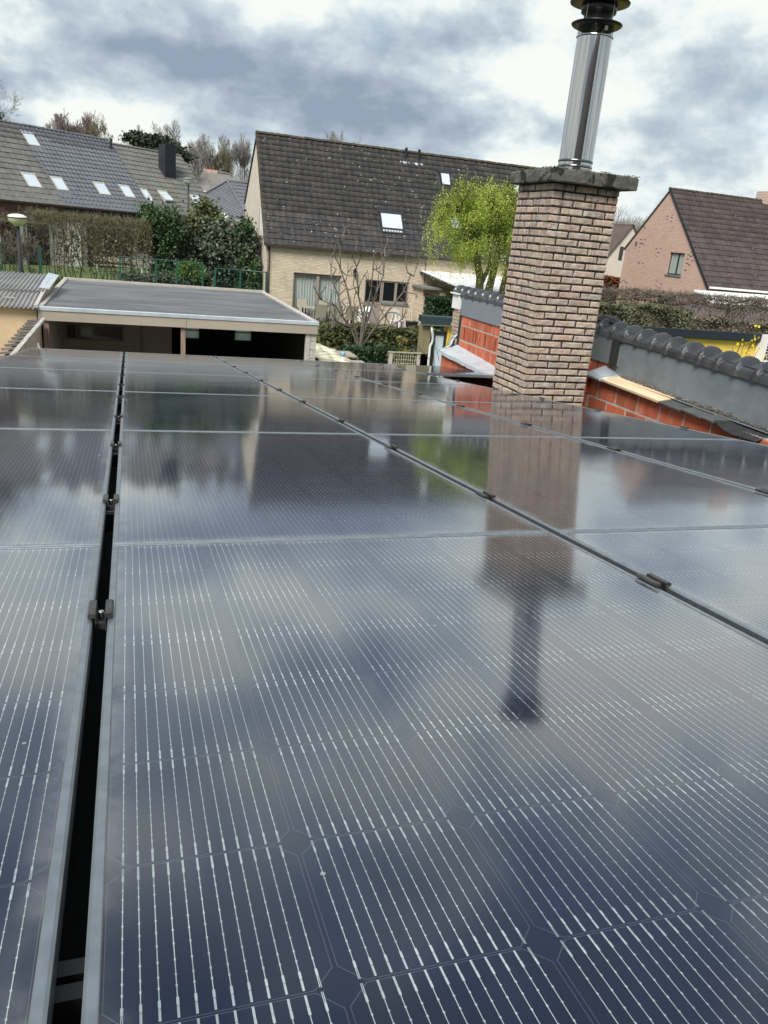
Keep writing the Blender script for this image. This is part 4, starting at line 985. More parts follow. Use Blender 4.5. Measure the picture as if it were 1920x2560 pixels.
mb = MB().box(12.75, 14.0, 34.0, HV, 2.002, 2.10); part('slab', mb, 'paving', t)
for x, z in ((13.02, 1.76), (13.30, 1.62)):
    mb = MB().lathe([(.02, -.14), (.09, -.05), (.14, .04), (.12, .04), (.05, -.04)], (x, 34.48, z), 12); part('half_pot', mb, 'terracotta', t, True)
t = thing('terrace_canopy', 'white sheet canopy roof leaning against the yellow brick house behind the willow', 'canopy', (15.5, 34, 0))
mb = MB().slab((13.6, 31.6, 2.28), (19.5, 31.6, 2.28), (19.5, HV, 2.78), (13.15, HV, 2.74), .04); part('roof_sheet', mb, 'white_paint', t)
mb = MB().slab((13.13, HV, 2.70), (13.62, 31.6, 2.24), (13.60, 31.6, 2.14), (13.11, HV, 2.60), .03); part('edge_board', mb, 'frame_dark', t)
for x in (13.7, 16.5, 19.4): mb = MB().box(x, x + .1, 31.65, 31.75, 0, 2.25); part('post', mb, 'white_paint', t)

# garden furniture on the patio
def plastic_chair(x, y, rz, label):
    t = thing('garden_chair', label, 'chair', (x, y, .12), 'white plastic garden chairs on the patio'); t.rotation_euler = (0, 0, rz)
    def pc(nm, mb): o = link(nm, mb.mesh(nm, ['white_plastic']), t); return o
    mb = MB(); mb.slab((-.23, -.24, .42), (.23, -.24, .42), (.20, .22, .40), (-.20, .22, .40), .03); pc('seat', mb)
    mb = MB(); n = 7; pv = [((-.24 + .08 * i), .22 + .10 * math.cos((i - 3) * .4), 0) for i in range(n)]
    for i in range(n - 1):
        x0, x1 = -.25 + .5 * i / (n - 1), -.25 + .5 * (i + 1) / (n - 1); y0, y1 = .20 + .09 * math.cos(x0 * 5), .20 + .09 * math.cos(x1 * 5); h0, h1 = .80 + .10 * math.cos(x0 * 5), .80 + .10 * math.cos(x1 * 5)
        if i != 2 or True: mb.slab((x0, y0, .66), (x1, y1, .66), (x1, y1 + .10, h1), (x0, y0 + .10, h0), .02)
        if i % 2 == 0: mb.slab((x0 + .02, y0 - .02, .41), (x1 - .02, y1 - .02, .41), (x1 - .02, y1, .66), (x0 + .02, y0, .66), .02)
    pc('backrest', mb)
    for s_ in (-1, 1):
        mb = MB().tube([(s_ * .23, .27, .68), (s_ * .29, .05, .66), (s_ * .29, -.18, .64), (s_ * .27, -.24, .60)], [.022, .028, .028, .022], 6); pc('armrest', mb)
        mb = MB().tube([(s_ * .27, -.24, .61), (s_ * .25, -.25, .42), (s_ * .29, -.29, 0)], [.022, .028, .02], 5); pc('leg', mb)
        mb = MB().tube([(s_ * .20, .20, .42), (s_ * .27, .30, 0)], [.028, .02], 5); pc('leg', mb)
plastic_chair(10.15, 34.9, -1.25, 'white plastic garden chair nearest the kitchen door, seen through the bare branches')
plastic_chair(11.75, 34.4, 2.3, 'white plastic garden chair under the kitchen window, turned sideways')
t = thing('garden_table', 'long pale outdoor table in front of the curtained sliding door', 'table', (8.6, 34.5, .12))
mb = MB().box(7.3, 9.6, 34.15, 34.85, .83, .87); part('table_top', mb, 'sling', t)
for x, y in ((7.4, 34.2), (9.5, 34.2), (7.4, 34.8), (9.5, 34.8)): mb = MB().box(x - .03, x + .03, y - .03, y + .03, .12, .83); part('leg', mb, 'black_metal', t)
for k, (x, y, rz, w_) in enumerate(((7.95, 33.85, 3.14, 'left of the three'), (8.62, 33.85, 3.10, 'middle of the three'), (9.32, 33.85, 3.2, 'right of the three'), (7.5, 35.2, 0, 'far left'), (8.5, 35.2, 0, 'far right'))):
    t = thing('sling_chair', f'beige sling garden chair, {w_}' + (' on the near side of the table' if k < 3 else ' behind the table'), 'chair', (x, y, .12), 'beige sling chairs round the garden table'); t.rotation_euler = (0, 0, rz)
    mb = MB().slab((-.24, -.25, .42), (.24, -.25, .42), (.24, .2, .40), (-.24, .2, .40), .015); link('seat', mb.mesh('seat', ['sling']), t)
    mb = MB().slab((-.24, .21, .44), (.24, .21, .44), (.24, .34, .98), (-.24, .34, .98), .015); link('backrest', mb.mesh('backrest', ['sling']), t)
    for s_ in (-1, 1):
        mb = MB().tube([(s_ * .26, .34, .99), (s_ * .26, .2, .42), (s_ * .26, .30, 0)], .013, 5); link('leg', mb.mesh('leg', ['black_metal']), t)
        mb = MB().tube([(s_ * .26, .26, .64), (s_ * .27, -.22, .64), (s_ * .26, -.28, 0)], .013, 5); link('leg', mb.mesh('leg', ['black_metal']), t)
t = thing('wheelbarrow', 'black wheelbarrow with tools leaning against the brick wall beside the pier', 'wheelbarrow', (12.45, 34.5, .12))
mb = MB().prism([(12.2, .5), (12.3, .22), (12.65, .22), (12.75, .52)], 'y', 34.3, 34.8); part('tub', mb, 'black_metal', t)
mb = MB().tube([(12.5, 34.25, .24), (12.5, 34.20, .24)], .13, 14); part('wheel', mb, 'rubber', t)
for dx in (0, .1): mb = MB().tube([(12.35 + dx, 34.35, .45), (12.56 + dx, 35.4, 1.30)], .016, 5); part('handle', mb, 'grey_wood', t)
t = thing('watering_can', 'small pale watering can beside the wheelbarrow on the patio', 'watering can', (12.95, 34.2, .12))
mb = MB().lathe([(.0, 0), (.11, 0), (.10, .24), (.05, .27)], (12.95, 34.2, .12), 12); part('body', mb, 'white_plastic', t); mb = MB().tube([(13.03, 34.2, .20), (13.22, 34.15, .40)], .02, 6); part('spout', mb, 'white_plastic', t)
t = thing('purple_stool', 'small purple stool behind the right-hand white chair', 'stool', (12.05, 34.9, .12))
mb = MB().box(11.9, 12.2, 34.8, 35.05, .42, .47); part('seat', mb, 'purple_plastic', t)
for x, y in ((11.93, 34.83), (12.17, 34.83), (11.93, 35.02), (12.17, 35.02)): part('leg', MB().box(x - .02, x + .02, y - .02, y + .02, .12, .42), 'purple_plastic', t)

# =================================================================== ROW HOUSES (left)
th_ = math.radians(54); dx_ = Vector((math.sin(th_), math.cos(th_), 0)); nx_ = Vector((-dx_.y, dx_.x, 0)); RP0 = Vector((.53, 46, 4.18)); RISE, RUN = 3.62, 4.0
def RW(s, w_, z): p = RP0 + dx_ * s + nx_ * w_; return (p.x, p.y, z)
rs_ = (nx_ * RUN + Vector((0, 0, RISE))); rsL = rs_.length; rsy = rs_ / rsL; w2y = lambda w_: w_ / RUN * rsL
ROWSKY = [(-4.12, -3.5, 2.94, 3.62), (-5.55, -4.85, .74, 1.42), (-4.05, -3.43, .74, 1.40), (-1.66, -1.0, .76, 1.40), (-.10, .55, .77, 1.42), (1.33, 1.78, .85, 1.50), (2.55, 3.17, .90, 1.55), (4.82, 5.46, .95, 1.52)]
def row_house(s0, s1, ze, label, m1, m2, clad, wallm, tw, tl, wave, dz=0., n_ind=300, basez=1.2):
    c = RP0 + dx_ * ((s0 + s1) / 2) + nx_ * 4; t = thing('row_house', label, 'house', (c.x, c.y, basez), 'terraced houses across the gardens')
    e = 4.16 + dz
    mb = MB()
    mb.slab(RW(s0, -.1, e - .02), RW(s1, -.1, e - .02), RW(s1, RUN, e - .02 + RISE), RW(s0, RUN, e - .02 + RISE), .1); mb.slab(RW(s1, 2 * RUN, e), RW(s0, 2 * RUN, e), RW(s0, RUN, e - .02 + RISE), RW(s1, RUN, e - .02 + RISE), .1); part('roof', mb, m2, t)
    def sk_(x, y):
        for a, b, c, d in ROWSKY:
            if a - .02 < x + s0 < b + .02 and w2y(c) - .05 < y - .1 < w2y(d) + .05: return True
        return False
    tile_roof(t, RW(s0, -.1, e - .06), dx_, rsy, s1 - s0, rsL + .1, tw, tl, m1, m2, n_ind, sk_, wave=wave)
    ridge_tiles(t, RW(s0, RUN, e + RISE), RW(s1, RUN, e + RISE), .12, m2, .33)
    mb = MB(); a, b, c2, d2 = RW(s0, .15, 0), RW(s1, .15, 0), RW(s1, 7.8, 0), RW(s0, 7.8, 0)
    def wall(p, q, z0, z1, th=.2):
        n_ = Vector((-(q[1] - p[1]), q[0] - p[0], 0)).normalized() * th; mb.add([(p[0], p[1], z0), (q[0], q[1], z0), (q[0] + n_.x, q[1] + n_.y, z0), (p[0] + n_.x, p[1] + n_.y, z0), (p[0], p[1], z1), (q[0], q[1], z1), (q[0] + n_.x, q[1] + n_.y, z1), (p[0] + n_.x, p[1] + n_.y, z1)], [(0, 3, 2, 1), (4, 5, 6, 7), (0, 1, 5, 4), (1, 2, 6, 5), (2, 3, 7, 6), (3, 0, 4, 7)])
    wall(a, b, basez - .6, e - .75); wall(d2, c2, basez - .6, e - .1); part('wall', mb, wallm, t)
    mb = MB(); 
    for s_ in (s0 + .02, s1 - .2):
        p = [RW(s_, .35, basez - .6), RW(s_, 7.7, basez - .6), RW(s_, 7.7, e - .1), RW(s_, RUN, e + RISE - .2), RW(s_, .35, e + .1)]; q = [tuple(Vector(v) + dx_ * .18) for v in p]
        mb.add(p + q, [(0, 1, 2, 3, 4), (9, 8, 7, 6, 5)] + [(i, 5 + i, 5 + (i + 1) % 5, (i + 1) % 5) for i in range(5)])
    part('gable_wall', mb, wallm, t)
    mb = MB()
    wall(RW(s0, .02, 0), RW(s1, .02, 0), e - .78, e - .05, .12); part('cladding', mb, clad, t)
    mb = MB(); wall(RW(s0, -.16, 0), RW(s1, -.16, 0), e - .07, e + .0, .12); part('gutter', mb, 'gutter_brown', t)
    return t
rh1 = row_house(-12.5, -4.12, 0, 'terraced house with ribbed grey-brown roof tiles and brown cladding, leftmost', 'roof_tile_grey', 'roof_tile_greym', 'brown_cladding', 'brick_white', .33, .36, .010)
rh2 = row_house(-4.1, 1.2, 0, 'terraced house with a smooth blue-grey tiled roof and black cladding, in the middle', 'roof_tile_slate', 'roof_tile_slatem', 'dark_cladding', 'brick_white', .24, .30, .022)
rh3 = row_house(1.22, 6.25, 0, 'terraced house with lichen-stained ribbed roof and a black metal chimney, at the right end', 'roof_tile_lichen', 'roof_tile_lichenm', 'brown_cladding', 'brick_white', .33, .36, .010, dz=-.16)
ro = RW(0, 0, 4.12)
for t, s0, s1, w0, w1, fr, tl_ in ((rh2, -4.12, -3.5, 2.94, 3.62, 'frame_light', 0), (rh1, -5.55, -4.85, .74, 1.42, 'frame_light', 0), (rh2, -4.05, -3.43, .74, 1.40, 'frame_light', 0), (rh2, -1.66, -1.0, .76, 1.40, 'frame_light', 0), (rh2, -.10, .55, .77, 1.42, 'frame_light', 0)):
    skylight(t, ro, dx_, rsy, s0, s1, w2y(w0), w2y(w1), fr, 'pane_sky', fr=.07)
ro3 = RW(0, 0, 3.98)
for s0, s1, w0, w1, tl_ in ((1.33, 1.78, .85, 1.50, 0), (2.55, 3.17, .90, 1.55, .12), (4.82, 5.46, .95, 1.52, 0)):
    skylight(rh3, ro3, dx_, rsy, s0, s1, w2y(w0), w2y(w1), 'frame_light', 'pane_sky', fr=.06, tilt=tl_, lab='roof window propped open' if tl_ else None)
mb = MB(); c0 = Vector(RW(3.80, 2.35, 0)); c1 = Vector(RW(4.55, 2.35, 0)); c2 = Vector(RW(4.55, 2.95, 0)); c3 = Vector(RW(3.80, 2.95, 0))
mb.add([(p.x, p.y, 5.6) for p in (c0, c1, c2, c3)] + [(p.x, p.y, 7.98) for p in (c0, c1, c2, c3)], [(4, 5, 6, 7), (0, 1, 5, 4), (1, 2, 6, 5), (2, 3, 7, 6), (3, 0, 4, 7)]); ch_ = part('chimney', mb, 'dark_cladding', rh3)
mb = MB(); 
for i in range(4):
    f = i / 4 + .06; p = c1 + (c2 - c1) * f; mb.box(p.x - .01, p.x + .03, p.y - .01, p.y + .02, 5.6, 7.97)
part('seam', mb, 'black_metal', ch_)
v_ = Vector(RW(1.0, 3.45, 7.3)); mb = MB().tube([v_ - Vector((0, 0, .2)), v_ + Vector((0, 0, .55))], [.07, .06], 8); vp = part('roof_vent', mb, 'black_metal', rh2); q_ = v_ - rsy * .3
mb = MB().slab(tuple(q_ - dx_ * .2 - rsy * .1), tuple(q_ + dx_ * .25 - rsy * .1), tuple(q_ + dx_ * .2 + rsy * .3), tuple(q_ - dx_ * .15 + rsy * .3), .03); part('lead_apron', mb, 'zinc', vp)
# ground-floor windows and doors of the row, half hidden by the hedge
def facade_rect(t, nm, s0, s1, z0, z1, m, w_=.10):
    p, q = Vector(RW(s0, w_, 0)), Vector(RW(s1, w_, 0)); n_ = nx_ * .06
    mb = MB().add([(p.x, p.y, z0), (q.x, q.y, z0), (q.x + n_.x, q.y + n_.y, z0), (p.x + n_.x, p.y + n_.y, z0), (p.x, p.y, z1), (q.x, q.y, z1), (q.x + n_.x, q.y + n_.y, z1), (p.x + n_.x, p.y + n_.y, z1)], [(0, 3, 2, 1), (4, 5, 6, 7), (0, 1, 5, 4), (1, 2, 6, 5), (2, 3, 7, 6), (3, 0, 4, 7)]); return part(nm, mb, m, t)
for s0, s1, z0, z1 in ((-7.4, -6.6, 1.3, 3.2), (-6.1, -5.0, 1.3, 3.2)): w_ = facade_rect(rh1, 'window', s0, s1, z0, z1, 'frame_dark'); facade_rect(rh1, 'pane', s0 + .06, s1 - .06, z0 + .06, z1 - .06, 'pane_dark', .08).parent = w_
for s0, s1, z0, z1 in ((-2.9, -.2, 1.3, 3.25), (.1, .9, 2.2, 3.2)): w_ = facade_rect(rh2, 'window', s0, s1, z0, z1, 'frame_dark'); facade_rect(rh2, 'pane', s0 + .06, s1 - .06, z0 + .06, z1 - .06, 'pane_dark', .08).parent = w_
facade_rect(rh2, 'pillar', -4.05, -3.35, 1.2, 3.4, 'white_paint', .0)
mb = MB(); p = RP0 + dx_ * -3.6 - nx_ * 3.0; t = thing('garden_bench', 'pale garden bench on the lawn behind the bare hedge', 'bench', (p.x, p.y, 1.2))
part('seat', MB().box(p.x - .9, p.x + 1.4, p.y, p.y + .4, 1.58, 1.63), 'sling', t); part('backrest', MB().box(p.x - .9, p.x + 1.4, p.y + .38, p.y + .42, 1.75, 1.98), 'sling', t)
for x in (-.8, 1.3): part('leg', MB().box(p.x + x, p.x + x + .06, p.y, p.y + .4, 1.1, 1.58), 'white_paint', t)
# slate-roofed building right of the row and the grey hipped roof beyond
t = thing('house', 'blue-grey tiled hipped roof of a house between the row and the cream gable', 'house', (8, 60, 2)); t.name = 'hip_roof_house'
A1, A2, B1, B2, Cc = (5.0, 58, 5.35), (6.95, 60.5, 6.86), (11, 60.5, 6.80), (11.5, 57.5, 4.2), (8.35, 57, 4.3)
mb = MB().slab((4.5, 58.8, 5.1), (8.45, 56.6, 4.1), A2, A2, .15) if False else MB()
mb.add([(4.7, 59.5, 5.45), (8.4, 56.8, 3.95), (6.95, 60.6, 6.86), (14, 57.0, 3.9), (14, 60.6, 6.8), (14, 64.5, 4), (5.5, 64.5, 5)], [(0, 1, 2), (1, 3, 4, 2), (2, 4, 5, 6), (0, 2, 6)]); part('roof', mb, 'roof_tile_slatem', t)
def course_rows(p00, p10, p01, p11, n, m, par):   # raised courses on a triangular/quad roof face
    mb = MB(); p00, p10, p01, p11 = map(Vector, (p00, p10, p01, p11)); nn = (p10 - p00).cross(p01 - p00 if (p01 - p00).length > .1 else p11 - p00).normalized(); nn = nn if nn.z > 0 else -nn
    for i in range(n):
        f0, f1 = i / n, (i + 1.05) / n; f1 = min(f1, 1); a = p00.lerp(p01, f0) + nn * .05; b = p10.lerp(p11, f0) + nn * .05; c = p10.lerp(p11, f1) + nn * .01; d = p00.lerp(p01, f1) + nn * .01
        mb.quad(a, b, c, d); mb.quad(a - nn * .05, b - nn * .05, b, a)
    part('tile_courses', mb, m, par, stuff=True)
course_rows((4.7, 59.5, 5.45), (8.4, 56.8, 3.95), (6.95, 60.6, 6.86), (6.96, 60.6, 6.86), 13, 'roof_tile_slatem', t)
course_rows((8.4, 56.8, 3.95), (14, 57.0, 3.9), (6.95, 60.6, 6.86), (14, 60.6, 6.8), 12, 'roof_tile_slatem', t)
ridge_tiles(t, (4.7, 59.5, 5.5), (6.95, 60.6, 6.92), .12, 'roof_tile_slatem'); ridge_tiles(t, (8.4, 56.8, 4.0), (6.95, 60.6, 6.92), .12, 'roof_tile_slatem'); ridge_tiles(t, (6.95, 60.6, 6.90), (14, 60.6, 6.84), .13, 'roof_tile_slatem')
mb = MB().box(5.6, 13.8, 57.6, 64, 1, 4.0); part('wall', mb, 'brick_pink_x', t)
t = thing('hip_roof_house', 'distant house with a pale grey hipped roof and three chimney pots, below the wood', 'house', (9, 82, 2))
mb = MB().add([(6.0, 80, 6.9), (8.1, 78.5, 6.5), (7.2, 82.5, 8.6), (12, 78.5, 6.4), (9.6, 82.5, 8.5), (6.2, 86, 6.8), (12.5, 86, 6.8)], [(0, 1, 2), (1, 3, 4, 2), (0, 2, 5), (2, 4, 6, 5), (3, 6, 4)]); part('roof', mb, 'far_grey_roof', t)
ridge_tiles(t, (8.1, 78.5, 6.55), (7.2, 82.5, 8.65), .14, 'far_grey_roof'); ridge_tiles(t, (7.2, 82.5, 8.65), (9.6, 82.5, 8.55), .14, 'far_grey_roof')
mb = MB().box(6.3, 11.8, 79.2, 85.5, 3, 6.6); part('wall', mb, 'white_paint', t)
for k in range(3): part('chimney_pot', MB().tube([(7.5 + k * .32, 82.6, 8.6), (7.5 + k * .32, 82.6, 9.1)], .10, 8), 'terracotta', t)
part('chimney', MB().box(7.2, 8.5, 82.3, 82.9, 8.0, 8.75), 'brick_pink_x', t)
mb = MB().box(6.9, 9.0, 77.2, 78.6, 3, 6.15).prism([(77.0, 6.1), (78.8, 6.1), (78.8, 6.7)], 'x', 6.7, 9.2); part('annexe', mb, 'white_paint', t)

# =================================================================== PINK BRICK HOUSE (right) and its neighbour
PU = 27.96
t = thing('house', 'pink brick house with a steep brown tiled roof, right of the chimney', 'house', (32, 38, 0)); t.name = 'pink_brick_house'
# gable wall with a real opening
pv0, pv1, pz0, pz1 = 36.20, 37.45, 3.52, 4.65
mb = MB()
prof_lo = [(34.0, 0), (41.65, 0), (41.65, pz0), (34.0, pz0)]
def gtop(v): return 3.14 + (v - 34.0) * (7.80 - 3.14) / (38.46 - 34.0) if v < 38.46 else 7.80 + (v - 38.46) * (4.72 - 7.80) / (41.65 - 38.46)
vlo = 34.0 + (pz0 - 3.14) * (4.46) / 4.66; vhi = 34.0 + (pz1 - 3.14) * 4.46 / 4.66
mb.prism([(34.0, 0), (41.65, 0), (41.65, pz0), (vlo, pz0), (34.0, 3.14)], 'x', PU, PU + .25)
mb.prism([(vlo, pz0), (pv0, pz0), (pv0, gtop(pv0)), ], 'x', PU, PU + .25)
mb.prism([(pv1, pz0), (41.65, pz0), (41.65, 4.72), (38.46, 7.80), (pv1, gtop(pv1))], 'x', PU, PU + .25)
mb.prism([(pv0, pz1), (pv1, pz1), (pv1, gtop(pv1)), (pv0, gtop(pv0))], 'x', PU, PU + .25)
part('gable_wall', mb, 'brick_pink', t)
mb = MB().box(PU + .25, 38.0, 34.02, 34.25, 0, 3.14).box(PU + .25, 38, 41.4, 41.65, 0, 4.7); part('wall', mb, 'brick_pink_x', t)
mb = MB().box(PU + .9, PU + 1.0, 35.9, 38.5, 3.0, 4.7); part('inner_wall', mb, 'frame_dark', t)
mb = MB().box(PU + .10, PU + .16, pv0, pv0 + .06, pz0, pz1).box(PU + .10, PU + .16, pv1 - .06, pv1, pz0, pz1).box(PU + .10, PU + .16, pv0 + .06, pv1 - .06, pz1 - .06, pz1).box(PU + .10, PU + .16, pv0 + .06, pv1 - .06, pz0, pz0 + .06).box(PU + .08, PU + .16, 36.72, 36.80, pz0 + .06, pz1 - .06)
wn = part('window', mb, 'frame_dark', t); part('pane', MB().box(PU + .12, PU + .14, pv0 + .06, 36.72, pz0 + .06, pz1 - .06), 'curtain', wn); part('pane', MB().box(PU + .12, PU + .14, 36.80, pv1 - .06, pz0 + .06, pz1 - .06), 'curtain', wn)
part('sill', MB().box(PU - .05, PU + .10, pv0 - .06, pv1 + .06, pz0 - .07, pz0), 'zinc_dull', wn)
mb = MB().box(PU - .01, PU + .02, 36.2, 37.7, 1.2, 2.4); part('lower_window', mb, 'pane_dark', t)
ps = Vector((0, 38.46 - 33.85, 7.90 - 3.12)); psL = ps.length
mb = MB().slab((PU - .05, 33.85, 3.10), (38, 33.85, 3.10), (38, 38.46, 7.86), (PU - .05, 38.46, 7.86), .1); mb.slab((38, 41.8, 4.66), (PU - .05, 41.8, 4.66), (PU - .05, 38.46, 7.86), (38, 38.46, 7.86), .1); part('roof', mb, 'roof_tile_brownm', t)
tile_roof(t, (PU - .05, 33.85, 3.12), (1, 0, 0), ps, 10.0, psL, .30, .37, 'roof_tile_brown', 'roof_tile_brownm', 300, wave=.012)
ridge_tiles(t, (PU - .08, 38.46, 7.84), (38, 38.46, 7.84), .13, 'roof_tile_moss', .33, 5)
part('verge', MB().slab((PU - .07, 33.8, 3.13), (PU - .03, 33.8, 3.13), (PU - .03, 38.46, 7.90), (PU - .07, 38.46, 7.90), .12), 'frame_dark', t)
part('gutter', MB().box(PU + .0, 38, 33.72, 33.86, 3.06, 3.16), 'white_paint', t)
part('chimney', MB().box(34.0, 34.9, 38.2, 38.9, 7.4, 8.35), 'brick_pink_x', t)
t = thing('house', 'small beige gabled house with a narrow dark window, between the chimney and the pink house', 'house', (37, 58, 0)); t.name = 'beige_house'
part('gable_wall', MB().prism([(34.9, 0), (39.4, 0), (39.4, 3.9), (37.17, 6.62), (35.15, 3.97), (34.9, 3.6)], 'y', 55.0, 55.3), 'render_beige', t)
part('wall', MB().box(34.95, 39.35, 55.3, 61, 0, 3.7), 'render_beige', t)
mb = MB().slab((34.75, 54.9, 3.45), (34.75, 61, 3.45), (37.2, 61, 6.72), (37.2, 54.9, 6.72), -.12); mb.slab((39.6, 54.9, 3.6), (39.6, 61, 3.6), (37.2, 61, 6.72), (37.2, 54.9, 6.72), .12); part('roof', mb, 'brown_roof', t)
wn = part('window', MB().box(36.42, 36.72, 54.95, 55.02, 4.05, 5.02), 'frame_dark', t); part('pane', MB().box(36.46, 36.68, 54.94, 54.951, 4.09, 4.98), 'pane_dark', wn)
t = thing('house', 'brown tiled roof just right of the chimney, in front of the beige gable', 'house', (33.5, 58, 0)); t.name = 'brown_roof_house'
mb = MB().slab((29, 55.8, 3.2), (36.3, 55.8, 3.4), (35.4, 59, 5.7), (29, 59, 5.9), .15); part('roof', mb, 'brown_roof', t); course_rows((29, 55.8, 3.2), (36.3, 55.8, 3.4), (29, 59, 5.9), (35.4, 59, 5.7), 10, 'brown_roof', t)
part('wall', MB().box(29.5, 36, 56.2, 60, 0, 3.2), 'render_beige', t)

# =================================================================== CARPORT, SHED, TILE-CAPPED WALL (left foreground)
KU0, KU1, KV0, KV1, KZ = -1.545, 3.63, 15.51, 22.2, 2.30
t = thing('carport', 'open-fronted carport with a flat grey roof and beige fascia, beyond the array', 'carport', (1, 18.8, 0))
part('roof', MB().box(KU0 + .04, KU1 - .04, KV0 + .05, KV1 - .04, KZ - .10, KZ - .012), 'membrane', t)
mb = MB().box(KU0, 1.06, KV0, KV0 + .03, KZ - .235, KZ - .03); part('fascia', mb, 'fascia', t); mb = MB().box(1.066, KU1, KV0, KV0 + .03, KZ - .235, KZ - .03); part('fascia', mb, 'fascia', t)
mb = MB().box(KU1 - .03, KU1, KV0 + .03, KV1, KZ - .235, KZ - .03).box(KU0, KU0 + .03, KV0 + .03, KV1, KZ - .235, KZ - .03); part('side_fascia', mb, 'fascia', t)
mb = MB().prism([(KV0 - .015, KZ - .055), (KV0 - .018, KZ + .004), (KV0 + .03, KZ + .016), (KV0 + .075, KZ + .010), (KV0 + .09, KZ - .012)], 'x', KU0 - .01, KU1 + .012); part('edge_trim', mb, 'zinc', t)
for a, b in ((KU0 - .01, KU0 + .09), (KU1 - .11, KU1 + .012)): part('edge_trim', MB().prism([(a, KZ - .05), (a, KZ + .020), ((a + b) / 2, KZ + .032), (b, KZ + .018), (b, KZ - .011)], 'y', KV0 + .092, KV1 - .0), 'grey_wood', t)
part('edge_trim', MB().box(KU0 - .01, KU1 + .012, KV1 - .0, KV1 + .10, KZ - .05, KZ + .045), 'grey_wood', t)
for x in (-1.46, .96): part('post', MB().box(x, x + .085, KV0 + .05, KV0 + .14, 0, KZ - .24), 'post_wood', t)
mb = MB().box(3.40, 3.49, KV0 + .04, KV0 + .12, 0, KZ - .24); part('post', mb, 'grey_wood', t)
mb = MB(); 
for k in range(12): mb.box(3.495, 3.62, KV0 + .05, KV0 + .20, k * .175, k * .175 + .165)
part('block_pier', mb, 'grey_wood', t)
IV = 19.3
part('rear_wall', MB().box(KU0 + .05, .90, IV, IV + .08, 0, KZ - .1), 'carport_wall', t)
mb = MB()
for k in range(22): mb.box(KU0 + .06, .89, IV - .012, IV - .001, k * .10 + .005, k * .10 + .092)
part('weatherboard', mb, 'carport_wall', t, stuff=True)
mb = MB()
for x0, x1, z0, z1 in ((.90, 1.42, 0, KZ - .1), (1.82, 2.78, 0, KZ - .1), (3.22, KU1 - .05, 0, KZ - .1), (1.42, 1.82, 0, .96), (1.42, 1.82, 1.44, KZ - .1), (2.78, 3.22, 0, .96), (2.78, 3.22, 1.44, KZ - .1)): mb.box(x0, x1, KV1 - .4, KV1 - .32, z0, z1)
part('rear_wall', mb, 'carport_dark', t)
part('partition', MB().box(.90, .98, IV, KV1 - .4, 0, KZ - .1), 'carport_wall', t)
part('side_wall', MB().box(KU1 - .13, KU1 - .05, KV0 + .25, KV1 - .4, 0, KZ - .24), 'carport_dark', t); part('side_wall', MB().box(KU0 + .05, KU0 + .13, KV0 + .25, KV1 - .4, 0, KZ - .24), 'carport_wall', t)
a_, b_, c_, d_ = -1.36, -.09, 1.19, 1.57
mb = MB().box(a_, b_, IV - .05, IV - .013, c_, c_ + .035).box(a_, b_, IV - .05, IV - .013, d_ - .035, d_).box(a_, a_ + .035, IV - .05, IV - .013, c_ + .035, d_ - .035).box(b_ - .035, b_, IV - .05, IV - .013, c_ + .035, d_ - .035)
wn = part('window', mb, 'fascia', t); part('pane', MB().box(a_ + .035, b_ - .035, IV - .03, IV - .014, c_ + .035, d_ - .035), 'pane_dark', wn)
part('door', MB().box(.43, .75, IV - .03, IV - .013, 0, 1.95), 'carport_wall', t); part('batten', MB().box(.27, .33, IV - .05, IV - .013, 0, 2.1), 'fascia', t)
for x0, x1 in ((1.42, 1.82), (2.78, 3.22)):
    wn = part('window', MB().box(x0, x1, KV1 - .44, KV1 - .405, .96, 1.02).box(x0, x1, KV1 - .44, KV1 - .405, 1.22, 1.24).box(x0, x1, KV1 - .44, KV1 - .405, 1.40, 1.44), 'frame_dark', t)
    part('pane', MB().box(x0, x1, KV1 - .43, KV1 - .41, 1.02, 1.22), 'bright_pane', wn); part('pane', MB().box(x0, x1, KV1 - .43, KV1 - .41, 1.24, 1.40), 'bright_pane', wn)
solo('hanging_pot', MB().lathe([(.001, -.12), (.13, -.10), (.19, 0), (.17, 0)], (1.98, 16.9, 2.02), 16), 'lime_plastic', 'bright green bowl hanging under the carport roof', 'bowl', (1.98, 16.9, 2.02), smooth=True)
# corrugated shed
t = thing('corrugated_shed', 'shed with a grey corrugated sheet roof and peeling ochre wall, left of the carport', 'shed', (-3, 17, 0))
def corr(u0, u1, v0, v1, z0, z1, nm):
    mb = MB(); n = int((u1 - u0) / .0125); k = 0
    for i in range(n + 1):
        x = u0 + (u1 - u0) * i / n; dz = .018 * math.sin(2 * math.pi * x / .076)
        mb.v += [(x, v0, z0 + dz), (x, v1, z1 + dz), (x, v0, z0 + dz - .008)]
    for i in range(n): a = i * 3; mb.f += [(a, a + 3, a + 4, a + 1), (a + 2, a + 5, a + 3, a)]; mb.m += [0, 0]
    part(nm, mb, 'corrugated', t)
corr(-7.5, -1.56, 15.42, 17.0, 2.285, 2.44, 'roof_sheet'); corr(-7.5, -1.56, 16.86, 19.25, 2.455, 2.60, 'roof_sheet')
part('wall', MB().box(-7.4, -1.57, 15.56, 15.7, 0, 2.27), 'ply_wall', t)
part('rear_wall', MB().box(-7.4, -1.57, 19.0, 19.15, 0, 2.5), 'ply_wall', t)
part('side_wall', MB().prism([(15.7, 0), (19.0, 0), (19.0, 2.56), (15.7, 2.28)], 'x', -1.66, -1.57), 'ply_wall', t)
mb = MB().slab((-1.66, 17.2, 2.50), (-1.47, 17.2, 2.485), (-1.44, 19.3, 2.60), (-1.66, 19.3, 2.64), .02); part('ridge_flashing', mb, 'zinc', t)
